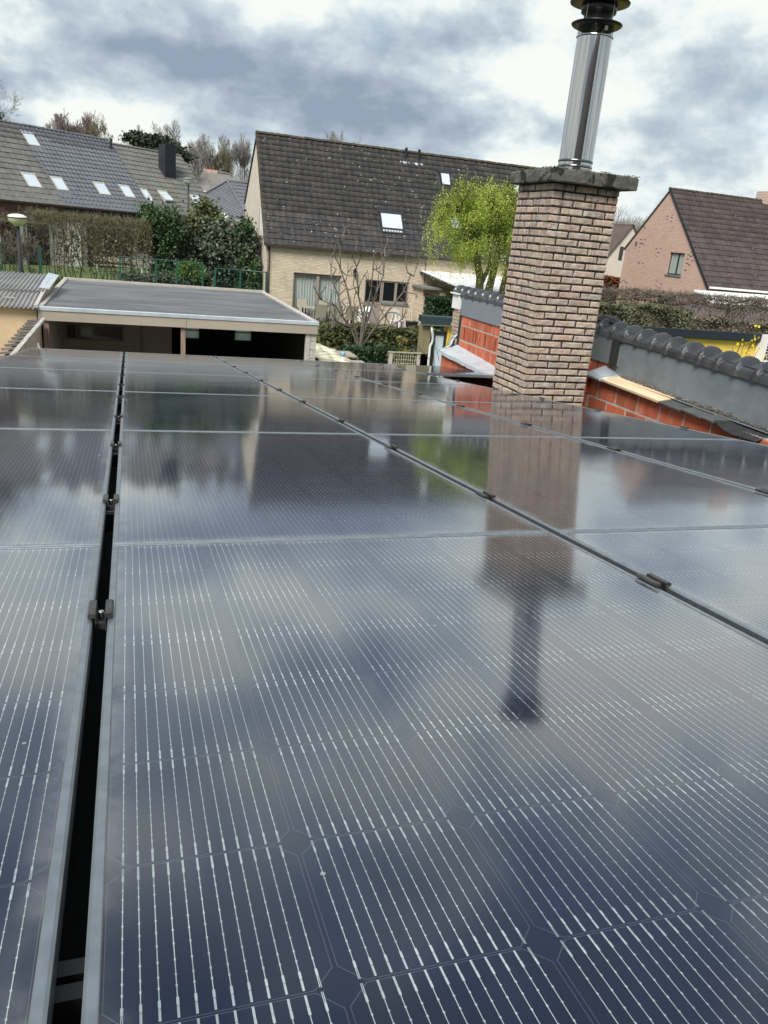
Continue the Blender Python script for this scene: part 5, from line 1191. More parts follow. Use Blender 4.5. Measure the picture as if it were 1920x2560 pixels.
part('verge_board', MB().slab((-1.60, 15.45, 2.335), (-1.535, 15.45, 2.335), (-1.535, 17.6, 2.50), (-1.60, 17.6, 2.50), .05), 'grey_wood', t)
part('lath', MB().slab((-2.16, 16.0, 2.385), (-1.98, 16.04, 2.385), (-1.98, 16.07, 2.390), (-2.16, 16.03, 2.390), .02), 'grey_wood', t)
# tile-capped garden wall between shed and carport
t = thing('garden_wall', 'narrow garden wall capped with overlapping brown tiles, left of the array', 'wall', (-1.6, 12.5, 0))
part('wall', MB().box(-1.62, -1.50, 10.3, 15.5, 0, 2.04), 'ply_wall', t)
for k in range(15):
    v = 15.45 - k * .355; mb = MB().slab((-1.68, v - .40, 2.115), (-1.47, v - .40, 2.145), (-1.47, v, 2.085), (-1.68, v, 2.055), .034); part('cap_tile', mb, 'cap_tile', t)
mb = MB().slab((-1.462, 11.0, 2.17), (-1.40, 11.0, 2.17), (-1.40, 15.3, 2.14), (-1.462, 15.3, 2.14), .05); part('edge_board', mb, 'grey_wood', t)
solo('cable', MB().tube([(-1.38, 15.2, 1.95), (-1.30, 14.6, 1.75), (-1.28, 14.0, 1.72), (-1.36, 13.2, 1.80), (-1.35, 12.4, 1.72)], .012, 6), 'terracotta', 'brown cable looped along the post beside the carport', 'cable', (-1.35, 14, 1.75))
solo('bulb_lamp', MB().lathe([(.001, -.05), (.035, -.035), (.045, 0), (.03, .04), (.02, .05), (.02, .09)], (-1.33, 13.1, 1.93), 12), 'white_paint', 'small white bulb lamp beside the pale edge board', 'lamp', (-1.33, 13.1, 1.93), smooth=True)

# =================================================================== YELLOW EXTENSION, NEAR GARDEN (right of centre)
YV = 15.0
t = thing('yellow_wall', 'long yellow rendered wall under a dark fascia, behind the coping tiles', 'wall', (10, 15.2, 0))
part('wall', MB().box(6.28, 16.0, YV + .12, YV + .32, 0, 2.46), 'yellow_render', t)
part('capping', MB().box(5.70, 16.2, YV + .047, YV + .36, 2.47, 2.595), 'fascia_navy', t)
mb = MB().box(8.5, 16.2, YV, YV + .045, 2.485, 2.665); part('fascia', mb, 'fascia_navy', t); mb = MB().box(5.64, 8.495, YV, YV + .045, 2.44, 2.60); part('fascia', mb, 'fascia_green', t)
part('soffit_trim', MB().box(5.66, 8.49, YV + .005, YV + .04, 2.425, 2.44), 'fascia', t)
part('corner_post', MB().box(5.70, 5.90, YV + .1, YV + .28, 1.0, 2.42), 'weathered_wood', t); part('post_base', MB().box(5.70, 5.89, YV + .1, YV + .28, 0, 1.83), 'white_paint', t)
part('downpipe', MB().tube([(5.88, YV + .06, 2.40), (5.93, YV + .06, 2.25), (5.95, YV + .06, 2.12), (5.90, YV + .06, 2.0), (5.90, YV + .06, 1.72), (5.92, YV + .06, 1.2)], .026, 8), 'milk_glass', t, True)
dr = part('glass_door', MB().box(5.98, 6.03, YV + .14, YV + .2, .1, 2.3).box(6.22, 6.27, YV + .14, YV + .2, .1, 2.3).box(6.03, 6.22, YV + .14, YV + .2, 2.22, 2.3), 'frame_dark', t); part('pane', MB().box(6.03, 6.22, YV + .16, YV + .18, .1, 2.22), 'pane_sky', dr)
t = thing('air_conditioner', 'white outdoor air conditioning unit with a slatted grille on the yellow wall', 'air conditioner', (14.6, 14.9, 2.0))
part('casing', MB().box(14.20, 15.05, 14.80, 15.1, 2.04, 2.66), 'white_plastic', t)
for r_ in range(8):
    for c_ in range(3): part('grille_slot', MB().box(14.235 + c_ * .075, 14.29 + c_ * .075, 14.79, 14.801, 2.10 + r_ * .068, 2.145 + r_ * .068), 'black_metal', t)
part('bracket', MB().box(14.15, 15.1, 14.85, 15.12, 2.0, 2.035), 'black_metal', t)

# compost basket, pale sheeted trough with glass balls, low things by the hedge
t = thing('compost_basket', 'square wire and timber compost basket with brown leaves, in front of the dark hedge', 'basket', (4.98, 14.0, 0))
for x in (4.68, 5.24): part('post', MB().box(x, x + .06, 13.97, 14.03, 0, 1.99), 'grey_wood', t)
part('top_rail', MB().box(4.66, 5.32, 13.96, 14.04, 1.99, 2.005), 'sling', t)
mb = MB()
for k in range(12): x = 4.74 + k * .046; mb.box(x, x + .005, 13.99, 13.995, 1.2, 1.99)
for k in range(10): z = 1.30 + k * .07; mb.box(4.74, 5.24, 13.996, 14.0, z, z + .005)
part('wire_mesh', mb, 'cream_sheet', t, stuff=True)
rs = np.random.default_rng(2); pts = rs.uniform([4.7, 13.95, 1.6], [5.3, 14.5, 2.02], (260, 3)); np_part('dry_leaves', leaves_np(pts, .035, rs), 'leaf_bronze', t, stuff=True)
pts = np.stack([4.99 + rs.normal(size=40) * .04, 14.2 + rs.normal(size=40) * .04, rs.uniform(1.98, 2.28, 40)], 1); np_part('twig_leaves', leaves_np(pts, .05, rs), 'leaf_bronze', t, stuff=True)
t = thing('garden_trough', 'low wall covered with a pale cream sheet, right of the carport', 'wall', (4.6, 18, 0))
mb = MB(); 
for i in range(10):
    f, g = i / 10, (i + 1) / 10; P_ = lambda f, w_: (4.02 + .34 * f + (.90 - .34 * f) * w_ + .02 * math.sin(f * 19 + w_ * 5), 16.9 + 2.8 * f, 1.30 + .035 * math.sin(f * 13 + w_ * 4) - .05 * w_ * (w_ > .9))
    for w0, w1 in ((0, .5), (.5, 1)): mb.slab(P_(f, w0), P_(f, w1), P_(g, w1), P_(g, w0), .03)
part('cover', mb, 'cream_sheet', t, True); part('base', MB().box(4.38, 4.85, 17.0, 19.65, 0, 1.22), 'weathered_wood', t)
for k, (x, y, z) in enumerate(((4.27, 19.4, 1.45), (4.68, 17.35, 1.42))):
    t = thing('garden_lamp', ('blue glass ball lamp at the far end' if k == 0 else 'blue glass ball lamp at the near end') + ' of the sheeted trough', 'lamp', (x, y, z), 'ball lamps on the sheeted trough'); part('globe', MB().lathe([(.001, .07), (.04, .058), (.066, .02), (.066, -.02), (.03, -.06)], (x, y, z), 14), 'blue_glass', t, True); part('foot', MB().box(x - .035, x + .035, y - .035, y + .035, z - .15, z - .055), 'white_paint', t)
mb = MB().box(4.9, 5.5, 19.0, 19.8, 1.10, 1.14).box(5.0, 5.6, 18.2, 18.9, 1.02, 1.05); solo('stacked_boards', mb, 'sling', 'pale loose boards stacked beside the sheeted trough', 'boards', (5.2, 19, 1.0))

# =================================================================== STREET LAMPS
def street_lamp(x, y, zb, zl, label, s_=1., pale_head=True):  # last flag swaps the colours of bowl, lid and pole
    t = thing('street_lamp', label, 'street lamp', (x, y, zb), 'post-top street lamps')
    part('pole', MB().tube([(x, y, zb), (x, y, zl - .16 * s_)], [.055, .042], 10), 'black_metal' if not pale_head else 'dark_cladding', t, True)
    part('bowl', MB().lathe([(.06, -.20), (.13, -.17), (.24, -.06), (.27, .02)], (x, y, zl), 24), 'lamp_glass' if pale_head else 'milk_glass', t, True)
    part('rim', MB().lathe([(.27, .02), (.285, .03), (.285, .045), (.26, .05)], (x, y, zl), 24), 'black_metal', t, True)
    part('lid', MB().lathe([(.26, .05), (.25, .09), (.15, .13), (.001, .145)], (x, y, zl), 24), 'white_paint' if pale_head else 'far_grey_roof', t, True)
street_lamp(-2.98, 26, 0, 3.60, 'street lamp with a cream bowl, behind the corrugated shed at the left edge')
street_lamp(2.95, 42, 1.2, 5.82, 'thin dark street lamp standing in front of the lichen-stained roof', .9, False)

# =================================================================== GREEN WIRE FENCES
def wire_fence(pts, zt, label, panels=True, postr=.035):
    t = thing('wire_fence', label, 'fence', (pts[0][0], pts[0][1], ground(*pts[0][:2])), 'green wire mesh garden fences')
    for (u, v) in pts: part('post', MB().box(u - postr, u + postr, v - postr, v + postr, ground(u, v) - .1, zt + .03), 'fence_green', t)
    mb = MB(); wm = MB()
    for (a, b) in zip(pts, pts[1:]):
        mb.tube([(a[0], a[1], zt), (b[0], b[1], zt)], .022, 6); z0 = min(ground(*a), ground(*b)); L = math.hypot(b[0] - a[0], b[1] - a[1]); n = max(2, int(L / .12))
        for i in range(1, n): f = i / n; x, y = a[0] + (b[0] - a[0]) * f, a[1] + (b[1] - a[1]) * f; wm.tube([(x, y, z0), (x, y, zt)], .0035, 3, cap=False)
        for k in range(9): z = z0 + (zt - z0) * k / 9; wm.tube([(a[0], a[1], z), (b[0], b[1], z)], .0035, 3, cap=False)
    part('top_rail', mb, 'fence_green', t); part('wire_mesh', wm, 'fence_green', t, stuff=True)
wire_fence([(-.25, 34), (1.12, 34), (1.93, 34), (2.96, 34)], 2.40, 'green wire mesh fence with a bright top rail, below the evergreen bushes')
wire_fence([(3.50, 34.3), (4.55, 34.3), (5.6, 34.0)], 2.22, 'short green wire fence next to the cream gable')
wire_fence([(-8.2, 33), (-5.6, 33), (-4.42, 33), (-3.08, 33)], 2.60, 'dark green wire fence at the left, in front of the bare hedge')
solo('strut', MB().tube([(2.35, 33.9, 1.05), (2.62, 33.95, 1.42)], .02, 5), 'fence_green', 'slanting green stay leaning on the wire fence', 'fence stay', (2.4, 33.9, 1))

# =================================================================== VEGETATION
rs = np.random.default_rng(21)
# willow in front of the cream house
wt = thing('willow_tree', 'tree with fresh yellow-green leaves and twin trunks, left of the chimney', 'tree', (13.3, 29, 0))
def limb(pts, r0, r1, n=5):
    P = [np.array(p, float) for p in pts]; out_ = []; m = len(P) - 1
    for i in range(m):
        for k in range(n):
            a = P[i] + (P[i + 1] - P[i]) * k / n; b = P[i] + (P[i + 1] - P[i]) * (k + 1) / n; fa, fb = (i * n + k) / (m * n), (i * n + k + 1) / (m * n); out_.append((a, b, r0 + (r1 - r0) * fa, r0 + (r1 - r0) * fb))
    return out_
segs = limb([(13.15, 29, 0), (13.2, 29, 2.0), (13.15, 29, 2.9), (12.85, 29, 3.7), (12.45, 29, 4.4)], .20, .13) + limb([(13.55, 29.1, 0), (13.6, 29.1, 2.2), (13.75, 29.1, 3.3), (13.9, 29.1, 4.3)], .19, .12) + limb([(14.35, 29.3, 0), (14.3, 29.3, 2.4), (14.55, 29.3, 4.2)], .15, .1)
segs += limb([(13.2, 29, 2.6), (13.5, 29, 3.4)], .1, .08)
for g_ in (segs[:20], segs[20:30], segs[30:40], segs[40:]): np_part('trunk', segs_np(g_, 8), 'bark_green', wt)
sg = []
for b_, ln in (((12.45, 29, 4.4), (-.25, 0)), ((12.9, 29, 3.8), (.1, .1)), ((13.9, 29.1, 4.3), (0, 0)), ((13.8, 29.1, 3.6), (.3, 0)), ((14.55, 29.3, 4.2), (.1, 0)), ((12.6, 29, 4.2), (-.5, .1)), ((13.5, 29, 3.4), (0, -.2))):
    g = branch_segs(rs, b_, 2.4, .75, .06, 4, 3, .25, ln, .42, .2); sg += g
sg = [s for s in sg if abs(s[1][0] - 13.15) < 2.05 and s[1][2] < 6.45]
np_part('limbs', segs_np(sg, 4, .008), 'bark_green', wt)
tips = np.array([s[1] for s in sg if s[2] < .035 and s[1][2] > 3.6]); tips = tips[rs.integers(0, len(tips), 5200)]
tips = tips + rs.normal(size=tips.shape) * np.array([.16, .16, .16]); 
dome = blob_points(rs, (13.0, 29.1, 4.95), (2.05, 1.5, 1.55), 5200, .25, 60, .17)
allp = np.concatenate([tips, dome]); q = ((allp[:, 0] - 13.0) / 2.15) ** 2 + ((allp[:, 1] - 29.1) / 1.9) ** 2 + ((allp[:, 2] - 4.9) / 1.75) ** 2; allp = allp[(q < 1.08) & (allp[:, 2] > 3.15)]
cl = np.sin(allp[:, 0] * 5.3 + allp[:, 2] * 3.1) + np.sin(allp[:, 2] * 6.1 - allp[:, 0] * 2.2 + allp[:, 1] * 3) + rs.normal(size=len(allp)) * .9
allp = allp[cl > -.15]
up_ = np.stack([rs.uniform(11.3, 14.8, 160), 29 + rs.normal(size=160) * .8, rs.uniform(5.4, 6.35, 160)], 1); up_ = up_[((up_[:, 0] - 13) / 1.9) ** 2 + ((up_[:, 2] - 4.9) / 1.75) ** 2 < 1.05]
side = np.stack([13 + rs.choice([-1, 1], 120) * rs.uniform(1.7, 2.35, 120), 29 + rs.normal(size=120) * .6, rs.uniform(3.6, 5.2, 120)], 1)
wisps = np.concatenate([up_ + np.array([.02 * k, 0, .06 * k]) for k in range(6)] + [side + np.array([0, 0, -.07 * k]) for k in range(9)]); low = np.stack([rs.uniform(11.2, 15, 90), 29 + rs.normal(size=90) * .5, rs.uniform(3.1, 3.6, 90)], 1)
wisps = np.concatenate([wisps] + [low + np.array([0, 0, -.08 * k]) for k in range(9)])
strand = np.concatenate([allp + np.array([0, 0, -.07 * k]) + rs.normal(size=allp.shape) * .026 for k in range(7)] + [wisps + rs.normal(size=wisps.shape) * .02])
np_part('crown', leaves_np(np.concatenate([strand, strand[::3] + rs.normal(size=strand[::3].shape) * .05]), .026, rs, 2.8, .8), 'leaf_willow', wt)
# bare shrub tree in front of the patio hedge
def shrub():
    t = thing('bare_tree', 'leafless multi-stemmed shrub tree in front of the patio hedge', 'tree', (7.38, 25.3, 0))
    r = np.random.default_rng(5); sg = limb([(7.38, 25.3, -.05), (7.40, 25.3, .5)], .10, .09)
    lim = [[(7.40, 25.3, .45), (7.0, 25.2, 1.1), (6.65, 25.2, 1.5), (6.35, 25.1, 1.85), (6.0, 25.1, 1.95)], [(7.40, 25.3, .5), (7.05, 25.3, 1.5), (6.9, 25.4, 2.3), (6.6, 25.4, 2.9), (6.5, 25.4, 3.7)], [(7.4, 25.3, .5), (7.35, 25.3, 1.5), (7.2, 25.3, 2.2), (7.05, 25.3, 3.1)], [(7.42, 25.3, .5), (7.65, 25.4, 1.4), (7.75, 25.4, 2.2), (7.95, 25.4, 2.8), (8.0, 25.4, 3.4)], [(7.42, 25.3, .5), (7.9, 25.3, 1.3), (8.3, 25.3, 1.7), (8.8, 25.3, 2.3), (9.0, 25.3, 2.9)], [(7.40, 25.3, .5), (7.5, 25.1, 1.6), (7.55, 25.0, 2.4), (7.45, 25.0, 3.0)], [(7.0, 25.2, 1.1), (6.5, 25.0, 1.25), (6.2, 25.0, 1.1)], [(7.8, 25.3, 1.2), (8.35, 25.2, 1.25), (8.7, 25.2, 1.55)], [(6.75, 25.2, 1.45), (6.55, 25.2, 2.1), (6.2, 25.1, 2.6)]]
    for L in lim:
        L = [np.array(p) + r.normal(size=3) * .05 for p in L]; sg += limb(L, .040, .017, 3)
        for i in range(1, len(L)):
            for _ in range(2):
                d = r.normal(size=3) * .5 + np.array([0, 0, .7]); e = L[i] + d / np.linalg.norm(d) * r.uniform(.35, .75); m_ = (L[i] + e) / 2 + r.normal(size=3) * .07; sg += [(L[i], m_, .024, .018), (m_, e, .018, .012)]
                for _ in range(2): e2 = e + (r.normal(size=3) * .12 + np.array([0, 0, .12])); sg.append((e, e2, .013, .009))
    np_part('trunk', segs_np(sg, 6), 'bark_pale', t)
shrub()
def hedge(name, label, x0, x1, y0, y1, z0, z1, n, size, m, seed, cat='hedge', core='leaf_dark', group=None, wob=.06):
    r = np.random.default_rng(seed); t = thing(name, label, cat, ((x0 + x1) / 2, (y0 + y1) / 2, z0), group)
    nf = n; f = r.uniform(size=(nf, 3)); face = r.integers(0, 4, nf); d = np.abs(r.normal(size=nf)) * .06
    f[face == 0, 1] = d[face == 0] / (y1 - y0); f[face == 1, 2] = 1 - d[face == 1] / (z1 - z0); f[face == 2, 0] = d[face == 2] / (x1 - x0)
    P = np.array([x0, y0, z0]) + f * np.array([x1 - x0, y1 - y0, z1 - z0]); P[:, 2] += wob * np.sin(P[:, 0] * 4.1) * np.sin(P[:, 0] * 1.7 + 1) * (P[:, 2] - z0) / (z1 - z0); P[:, 1] += wob * np.sin(P[:, 0] * 3.3 + P[:, 2] * 5)
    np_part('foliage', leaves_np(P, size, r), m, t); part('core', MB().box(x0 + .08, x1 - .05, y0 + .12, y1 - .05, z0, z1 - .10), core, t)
    return t
hedge('patio_hedge', 'clipped olive-green hedge at the near edge of the patio', 6.35, 10.8, 26.6, 27.6, 0, 1.0, 9000, .10, 'leaf_olive', 31)
hedge('dark_hedge', 'low dark green hedge left of the yellow building', 6.6, 11.2, 24.0, 24.8, 0, .62, 6500, .09, 'leaf_dark', 32)
hedge('box_hedge', 'square dark hedge under the terrace canopy', 11.75, 13.6, 30, 31.2, 0, 1.95, 6000, .08, 'leaf_dark', 33)
hedge('low_hedge', 'low clipped hedge stub at the foot of the cream gable', 4.45, 5.7, 33.2, 33.7, .9, 1.22, 2500, .06, 'leaf_dark', 34)
hedge('beech_hedge', 'rust-brown beech hedge in front of the small beige house', 27.5, 33.0, 45, 46, 0, 2.9, 5000, .16, 'leaf_rust', 35)
hedge('green_hedge', 'mossy green hedge behind the coping tiles, below the pleached trees', 13.3, 17.6, 21.6, 22.6, 0, 2.68, 26000, .058, 'leaf_hedge', 36, core='soil', wob=.10)
rh = hedge('brown_hedge', 'dull brown hedge under the bare pleached trees at the right', 17.7, 24.0, 21.8, 22.6, 0, 2.45, 16000, .06, 'twigs', 37, core='soil', wob=.08)
# bare hornbeam hedge, left: many stems, a dense clipped top
def bare_hedge():
    t = thing('bare_hedge', 'tall bare brown hedge with many thin stems in front of the terraced houses', 'hedge', (-1.8, 35.6, 1.0)); r = np.random.default_rng(41); stems = []; tw = []
    for k in range(46):
        x = -6.2 + k * .152 + r.normal() * .03; y = 35.6 + r.normal() * .12; p = np.array([x, y, .95])
        for i in range(7):
            q = p + np.array([r.normal() * .06, r.normal() * .05, .40]); stems.append((p, q, .022 - .0015 * i, .021 - .0015 * i)); p = q
    dense = lambda x: .45 + .55 * (x > -3.6)
    for _ in range(10000):
        x = r.uniform(-6.3, 1.0); z = 3.85 - abs(r.normal()) * .55 if r.uniform() < .5 else r.uniform(1.25, 3.8)
        if r.uniform() > dense(x) * (.25 + .75 * (z > 1.9 if x > -2.9 else z > 3.2)): continue
        y = 35.6 + r.normal() * .28; d = r.normal(size=3) * np.array([.6, .6, .8]) + np.array([0, 0, .5]); d *= r.uniform(.08, .26) / np.linalg.norm(d); p = np.array([x, y, z - .25 * (x < -4)]); tw.append((p, p + d, .008, .005))
    np_part('stem', segs_np(stems, 4), 'bark', t); np_part('twigs', segs_np(tw, 3), 'twigs_olive', t, stuff=True)
    P = np.stack([r.uniform(-2.7, 1.1, 1500), 35.7 + r.normal(size=1500) * .22, 2.8 - np.abs(r.normal(size=1500)) * .75 + .3], 1); P = P[P[:, 2] > 1.5]; np_part('foliage', leaves_np(P, .075, r), 'twigs_olive', t, stuff=True)
bare_hedge()
bare_tree((-5.6, 34.6, .9), 4.55, 1.5, 'reddish bare shrub at the left edge in front of the grey-brown roof', 51, 'twigs_red', 'twigs_red', 5, 3, .45, .04, .6, 'shrub', 'bare_shrub', rmin=.007)
bare_tree((-6.3, 29.5, .6), 3.35, 1.3, 'tangled bare bush behind the first street lamp', 52, 'bark', 'twigs', 5, 3, .7, .05, .2, 'shrub', 'bare_shrub', rmin=.007)
bare_tree((-3.7, 31.5, .8), 3.1, .9, 'small bare tree between the left fence and the hedge', 53, 'bark', 'twigs', 5, 3, .6, .045, .3, 'shrub', 'bare_shrub', rmin=.007)
leafy('evergreen_shrub', 'rounded dark green shrub at the right end of the bare hedge', 'shrub', (1.35, 36.2, 1.1), [((1.30, 36.2, 3.55), (.78, .7, .85)), ((1.45, 36.2, 2.4), (.55, .55, .95))], 9000, .085, 'leaf_green', 61)
leafy('evergreen_shrub', 'tall green shrub in front of the second street lamp', 'shrub', (3.3, 37.5, 1.1), [((3.25, 37.5, 4.05), (.85, .7, .70)), ((3.0, 37.6, 3.0), (.8, .7, .9))], 7000, .10, 'leaf_olive', 62)
leafy('evergreen_shrub', 'wide grey-green shrub filling the corner by the cream gable', 'shrub', (4.2, 37.0, 1.1), [((4.1, 37.0, 3.0), (1.5, .9, .95)), ((4.9, 37.0, 2.3), (.9, .8, 1.0)), ((3.2, 36.6, 2.0), (1.0, .7, .8))], 15000, .10, 'leaf_grey', 63)
leafy('evergreen_shrub', 'pointed green shrub nearest the cream gable', 'shrub', (5.0, 36.6, 1.1), [((4.95, 36.6, 3.5), (.40, .4, .75)), ((5.15, 36.4, 2.0), (.45, .5, .9))], 4500, .09, 'leaf_green', 64)
leafy('round_bush', 'round bright green bush behind the wire fence', 'shrub', (2.75, 35.0, 1.05), [((2.55, 35.0, 1.92), (.50, .5, .42))], 3500, .065, 'leaf_bright', 65)
leafy('ground_shrub', 'low dark creeping shrub at the foot of the fence', 'shrub', (.2, 34.8, 1.0), [((.1, 34.8, 1.35), (.75, .5, .36)), ((1.5, 35.0, 1.55), (.8, .5, .35))], 6000, .07, 'leaf_grey', 66)
bare_tree((2.35, 36.9, 1.1), 4.2, .75, 'brown bare shrub between the two evergreens', 54, 'twigs', 'twigs', 5, 3, .4, .04, .6, 'shrub', 'bare_shrub', rmin=.009)
# pleached trees along the right-hand hedge
for k, u in enumerate((14.95, 17.55, 20.2, 22.6)):
    t = thing('pleached_tree', ['pleached bare tree nearest the chimney', 'second pleached bare tree from the chimney', 'third pleached bare tree from the chimney', 'pleached bare tree at the right edge of the photo'][k] + ', above the hedge', 'tree', (u, 23.2, 0), 'pleached bare trees along the hedge')
    r = np.random.default_rng(70 + k); zt = 3.22 + .02 * k; tr = [(np.array([u, 23.2, 0]), np.array([u + .03, 23.2, 1.6]), .085, .075), (np.array([u + .03, 23.2, 1.6]), np.array([u, 23.2, zt - .35]), .075, .06)]
    tw = []
    for s_ in (-1, 1):
        for h_ in (zt - .45, zt - .2):
            p = np.array([u, 23.2, h_ - .1])
            for i in range(6):
                q = p + np.array([s_ * .23, r.normal() * .05, .03 + r.normal() * .03]); tr.append((p, q, .04 - .004 * i, .036 - .004 * i)); p = q
    for _ in range(1500):
        x = u + r.uniform(-1.4, 1.4); z = zt - .12 - abs(r.normal()) * .22; p = np.array([x, 23.2 + r.normal() * .22, z]); d = r.normal(size=3) * np.array([1, 1, .7]) + np.array([0, 0, .3]); d *= r.uniform(.07, .22) / np.linalg.norm(d); tw.append((p, p + d, .008, .005))
    for _ in range(70):
        x = u + r.normal() * .6; p = np.array([x, 23.2 + r.normal() * .2, zt - .4]); 
        for i in range(4): q = p + np.array([r.normal() * .16, r.normal() * .1, -.2]); tw.append((p, q, .008, .006)); p = q
    np_part('trunk', segs_np(tr, 6), 'bark', t); np_part('crown', segs_np(tw, 3), 'twigs', t)
# grey lean-to roofs right, behind the pleached trees
t = thing('garden_shed', 'low dark-roofed garden shed behind the pleached trees', 'shed', (24, 28, 0))
part('roof', MB().slab((20.6, 26.8, 1.95), (28, 26.8, 2.05), (28, 29.5, 2.6), (22.4, 29.5, 2.55), .08), 'brown_roof', t); part('wall', MB().box(21, 28, 27, 29.4, 0, 1.95), 'grey_wood', t)
t = thing('sun_room', 'white-roofed conservatory beside the pink brick house', 'conservatory', (28, 31.8, 0))
part('roof', MB().slab((26.3, 30.6, 2.25), (34, 30.6, 2.25), (34, 33.6, 3.0), (26.9, 33.6, 2.95), .06), 'white_paint', t); part('wall', MB().box(26.6, 34, 30.9, 33.6, 0, 2.2), 'white_paint', t)
for x in (27.5, 29, 30.5): part('window', MB().box(x, x + 1.1, 30.88, 30.9, .9, 2.0), 'pane_sky', t)
# forsythia twigs by the air conditioner
t = thing('forsythia', 'thin shrub with small yellow flowers in front of the yellow wall', 'shrub', (12.2, 13.2, 0)); r = np.random.default_rng(81); sg = []; fl = []
for k in range(16):
    p = np.array([12.1 + r.normal() * .1, 13.2 + r.normal() * .1, 1.2]); tgt = np.array([r.uniform(11.6, 12.7), 13.2 + r.normal() * .2, r.uniform(2.2, 2.9)])
    for i in range(5):
        q = p + (tgt - p) / (5 - i) + r.normal(size=3) * .03; sg.append((p, q, .008, .006)); p = q
        if i > 1 and r.uniform() < .75: fl += list(q + r.normal(size=(5, 3)) * .03)
sg += limb([(12.1, 13.2, 0), (12.1, 13.2, 1.3)], .03, .02)
np_part('stem', segs_np(sg, 4), 'bark', t); np_part('flowers', leaves_np(np.array(fl), .045, r, 1.3), 'leaf_yellow', t)
t = thing('bare_shrub', 'thin bare branches in front of the yellow wall beside the end pier', 'shrub', (5.9, 13.2, 0)); sg = []; r = np.random.default_rng(83)
for tx in (5.0, 5.35, 5.75, 6.0): sg += limb([(5.75, 13.3, 1.2), (5.45 + (tx - 5.4) * .4, 13.2, 1.9), (tx + .15, 13.1, 2.55)], .010, .005, 3); sg += limb([(5.4 + (tx - 5.4) * .5, 13.2, 2.0), (tx - .1, 13.1, 2.25)], .006, .004, 2)
sg += limb([(5.75, 13.3, 0), (5.75, 13.3, 1.2)], .02, .012); np_part('stem', segs_np(sg, 4), 'bark', t)
solo('daffodil', MB().lathe([(.001, 0), (.03, .03), (.045, .02), (.02, -.01)], (-1.72, 9.9, 2.32), 6).tube([(-1.72, 9.9, 1.9), (-1.72, 9.9, 2.32)], .006, 4), 'leaf_yellow', 'small yellow flower at the left edge beside the tile-capped wall', 'flower', (-1.72, 9.9, 2.0))

# far trees behind the roofs
bare_tree((-10.2, 80, 5), 15.4, 6.2, 'large bare tree rising over the leftmost roof', 101, 'twigs_hazy', 'twigs_hazy', 6, 3, .62, .30, .3, rmin=.009)
leafy('conifer', 'dark conifer at the left edge behind the leftmost roof', 'tree', (-11.5, 78, 4), [((-11.3, 78, 9.6), (1.6, 1.6, 2.4))], 3500, .22, 'cedar', 102)
G = 'bare trees behind the terraced houses'
bare_tree((-5.4, 82, 5), 12.0, 2.4, 'drooping purplish bare birch, left of the pair over the blue-grey roof', 103, 'twigs_purple', 'twigs_purple', 6, 3, .42, .13, .5, group=G, rmin=.010)
bare_tree((-3.9, 84, 5), 12.4, 2.0, 'drooping purplish bare birch, right of the pair over the blue-grey roof', 104, 'twigs_purple', 'twigs_purple', 6, 3, .42, .13, .5, group=G, rmin=.010)
bare_tree((-2.1, 80, 5), 11.9, 1.9, 'small olive bare tree with a flat spreading top over the blue-grey roof', 105, 'twigs_hazy', 'twigs_olive', 6, 3, .75, .14, .1, group=G, rmin=.009)
leafy('cedar_tree', 'dark flat-topped cedar above the ridge between the terraced houses', 'tree', (2.6, 80, 5), [((1.4, 80, 10.5), (1.3, 1.2, .45)), ((2.8, 80, 10.3), (1.9, 1.2, .5)), ((3.6, 80, 9.5), (2.0, 1.4, .6))], 5000, .20, 'cedar', 106, lumps=22)
bare_tree((.9, 88, 5), 12.2, 1.5, 'pale bare tree behind the dark cedar, left', 107, 'twigs_hazy', 'twigs_hazy', 6, 3, .4, .12, .5, group=G, rmin=.009)
bare_tree((3.9, 90, 5), 13.2, 1.9, 'pale bare tree rising behind the dark cedar', 111, 'twigs_hazy', 'twigs_hazy', 6, 3, .38, .12, .6, group=G, rmin=.009)
bare_tree((6.2, 84, 5), 11.9, 2.2, 'round-headed bare tree above the black metal chimney', 108, 'twigs_hazy', 'twigs_hazy', 6, 3, .6, .16, .3, group=G, rmin=.009)
bare_tree((8.6, 86, 5), 11.3, 1.7, 'small twisted bare tree right of the black metal chimney', 109, 'twigs_hazy', 'twigs_olive', 6, 3, .65, .14, .2, group=G, rmin=.009)
bare_tree((10.6, 95, 6), 13.0, 1.9, 'slender bare poplar, left of the wood', 110, 'twigs_hazy', 'twigs_hazy', 6, 3, .33, .12, .6, group=G, rmin=.009)
bare_tree((12.9, 95, 6), 13.4, 1.7, 'slender bare poplar, right, against the blue cloud', 112, 'twigs_hazy', 'twigs_hazy', 6, 3, .33, .12, .6, group=G, rmin=.009)
bare_tree((20.3, 82, 4), 13.5, 3.0, 'top of a bare tree just above the cream house ridge', 113, 'twigs_hazy', 'twigs_hazy', 6, 3, .6, .2, .3, rmin=.009)
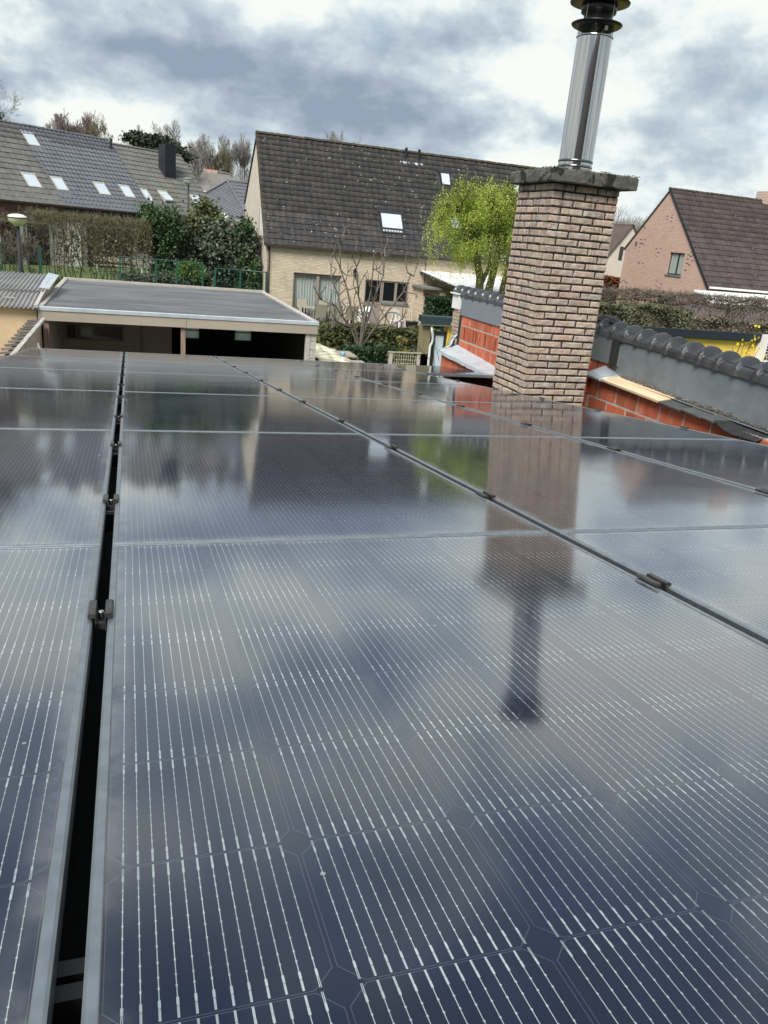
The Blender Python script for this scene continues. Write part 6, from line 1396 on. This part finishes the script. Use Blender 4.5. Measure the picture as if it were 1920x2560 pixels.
def wood(name, label, x0, x1, y0, y1, ztop, n, seed, m, tw_per=260, half=2.2):
    r = np.random.default_rng(seed); sg = []
    for _ in range(n):
        x, y = r.uniform(x0, x1), r.uniform(y0, y1); zb = ground(x, y); zt = ztop(x, y) * r.uniform(.90, 1.02); p = np.array([x, y, zb]); H = zt - zb
        sg.append((p, np.array([x + r.normal() * .2, y, zb + H * .75]), .14, .06))
        for _ in range(tw_per):
            h_ = r.beta(2.6, 1.5); w_ = half * math.sin(math.pi * min(1, .15 + .8 * h_)) ** .7; a = r.uniform(0, 6.28); rr = r.uniform(.0, 1.) ** .6 * w_
            c = np.array([x + math.cos(a) * rr, y + math.sin(a) * rr, zb + H * (.25 + .72 * h_)]); d = np.array([math.cos(a) * .5, math.sin(a) * .5, 1.1]) + r.normal(size=3) * .45; d *= r.uniform(.4, 1.1) / np.linalg.norm(d); sg.append((c, c + d, .017, .008))
    o = link(name, np_mesh(name, *segs_np(sg, 3), m)); o['kind'] = 'stuff'; o['label'] = label; o['category'] = 'wood'
wood('woodland', 'bare brown wood on the slope beyond the terraced houses', -30, 20, 96, 112, lambda x, y: 12.1 - .02 * abs(x - 6) + .6 * math.sin(x * .7), 95, 201, 'twigs_hazy')
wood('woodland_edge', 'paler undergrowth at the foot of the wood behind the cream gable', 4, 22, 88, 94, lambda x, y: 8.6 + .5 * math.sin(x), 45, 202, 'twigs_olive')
wood('distant_wood', 'bare wooded hill between the chimney and the pink house', 42, 75, 88, 104, lambda x, y: 9.9 - .035 * (x - 50) ** 2 * .12 + .7 * math.sin(x * .8), 90, 203, 'twigs_hazy')
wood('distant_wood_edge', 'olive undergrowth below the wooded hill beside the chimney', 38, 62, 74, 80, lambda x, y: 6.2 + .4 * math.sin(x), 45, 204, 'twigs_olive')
# lawn tufts near the fence
r = np.random.default_rng(91); P = np.stack([r.uniform(-6, 5.6, 16000), r.uniform(31.5, 37.5, 16000), np.zeros(16000)], 1); P[:, 2] = [ground(a, b) + .03 for a, b, _ in P]
d = np.stack([r.normal(size=16000) * .25, r.normal(size=16000) * .25, np.ones(16000)], 1); s_ = np.stack([np.cos(r.uniform(0, 6.3, 16000)), np.sin(r.uniform(0, 6.3, 16000)), np.zeros(16000)], 1) * .012
hgt = r.uniform(.05, .11, 16000)[:, None]; V_ = np.stack([P - s_, P + s_, P + d * hgt], 1).reshape(-1, 3); F_ = np.arange(48000).reshape(-1, 3)
mat('grass_blade', (.09, .17, .025), .8, rnd_isl=.35, trans=.2)
o = link('lawn_grass', np_mesh('lawn_grass', V_, F_, 'grass_blade')); o['kind'] = 'stuff'; o['label'] = 'short green lawn behind the wire fence'; o['category'] = 'grass'

# ------------------------------------------------------------------ render limits
cy = scene.cycles
cy.max_bounces = 7; cy.diffuse_bounces = 3; cy.glossy_bounces = 4; cy.transmission_bounces = 3; cy.transparent_max_bounces = 10
cy.sample_clamp_indirect = 6; cy.caustics_reflective = False; cy.caustics_refractive = False
world.cycles.sampling_method = 'MANUAL'; world.cycles.sample_map_resolution = 512

# the viewer's own house, behind the roof terrace: seen only in the polished pipe
t = thing('main_house', 'brick house with a dark roof behind the viewer, reflected in the steel pipe', 'house', (0, -9, 0))
part('wall', MB().box(-7.5, 4.6, -12, -4.5, 0, 5.6), 'brick_pink_x', t)
part('roof', MB().prism([(-12.3, 5.5), (-8.25, 9.0), (-4.2, 5.5), (-4.2, 5.4), (-12.3, 5.4)], 'x', -7.7, 4.8), 'roof_tile_darkm', t)
for x in (-3.6, .6): w_ = part('window', MB().box(x, x + 1.5, -4.52, -4.46, 3.2, 4.8), 'white_paint', t); part('pane', MB().box(x + .08, x + 1.42, -4.47, -4.45, 3.28, 4.72), 'pane_dark', w_)
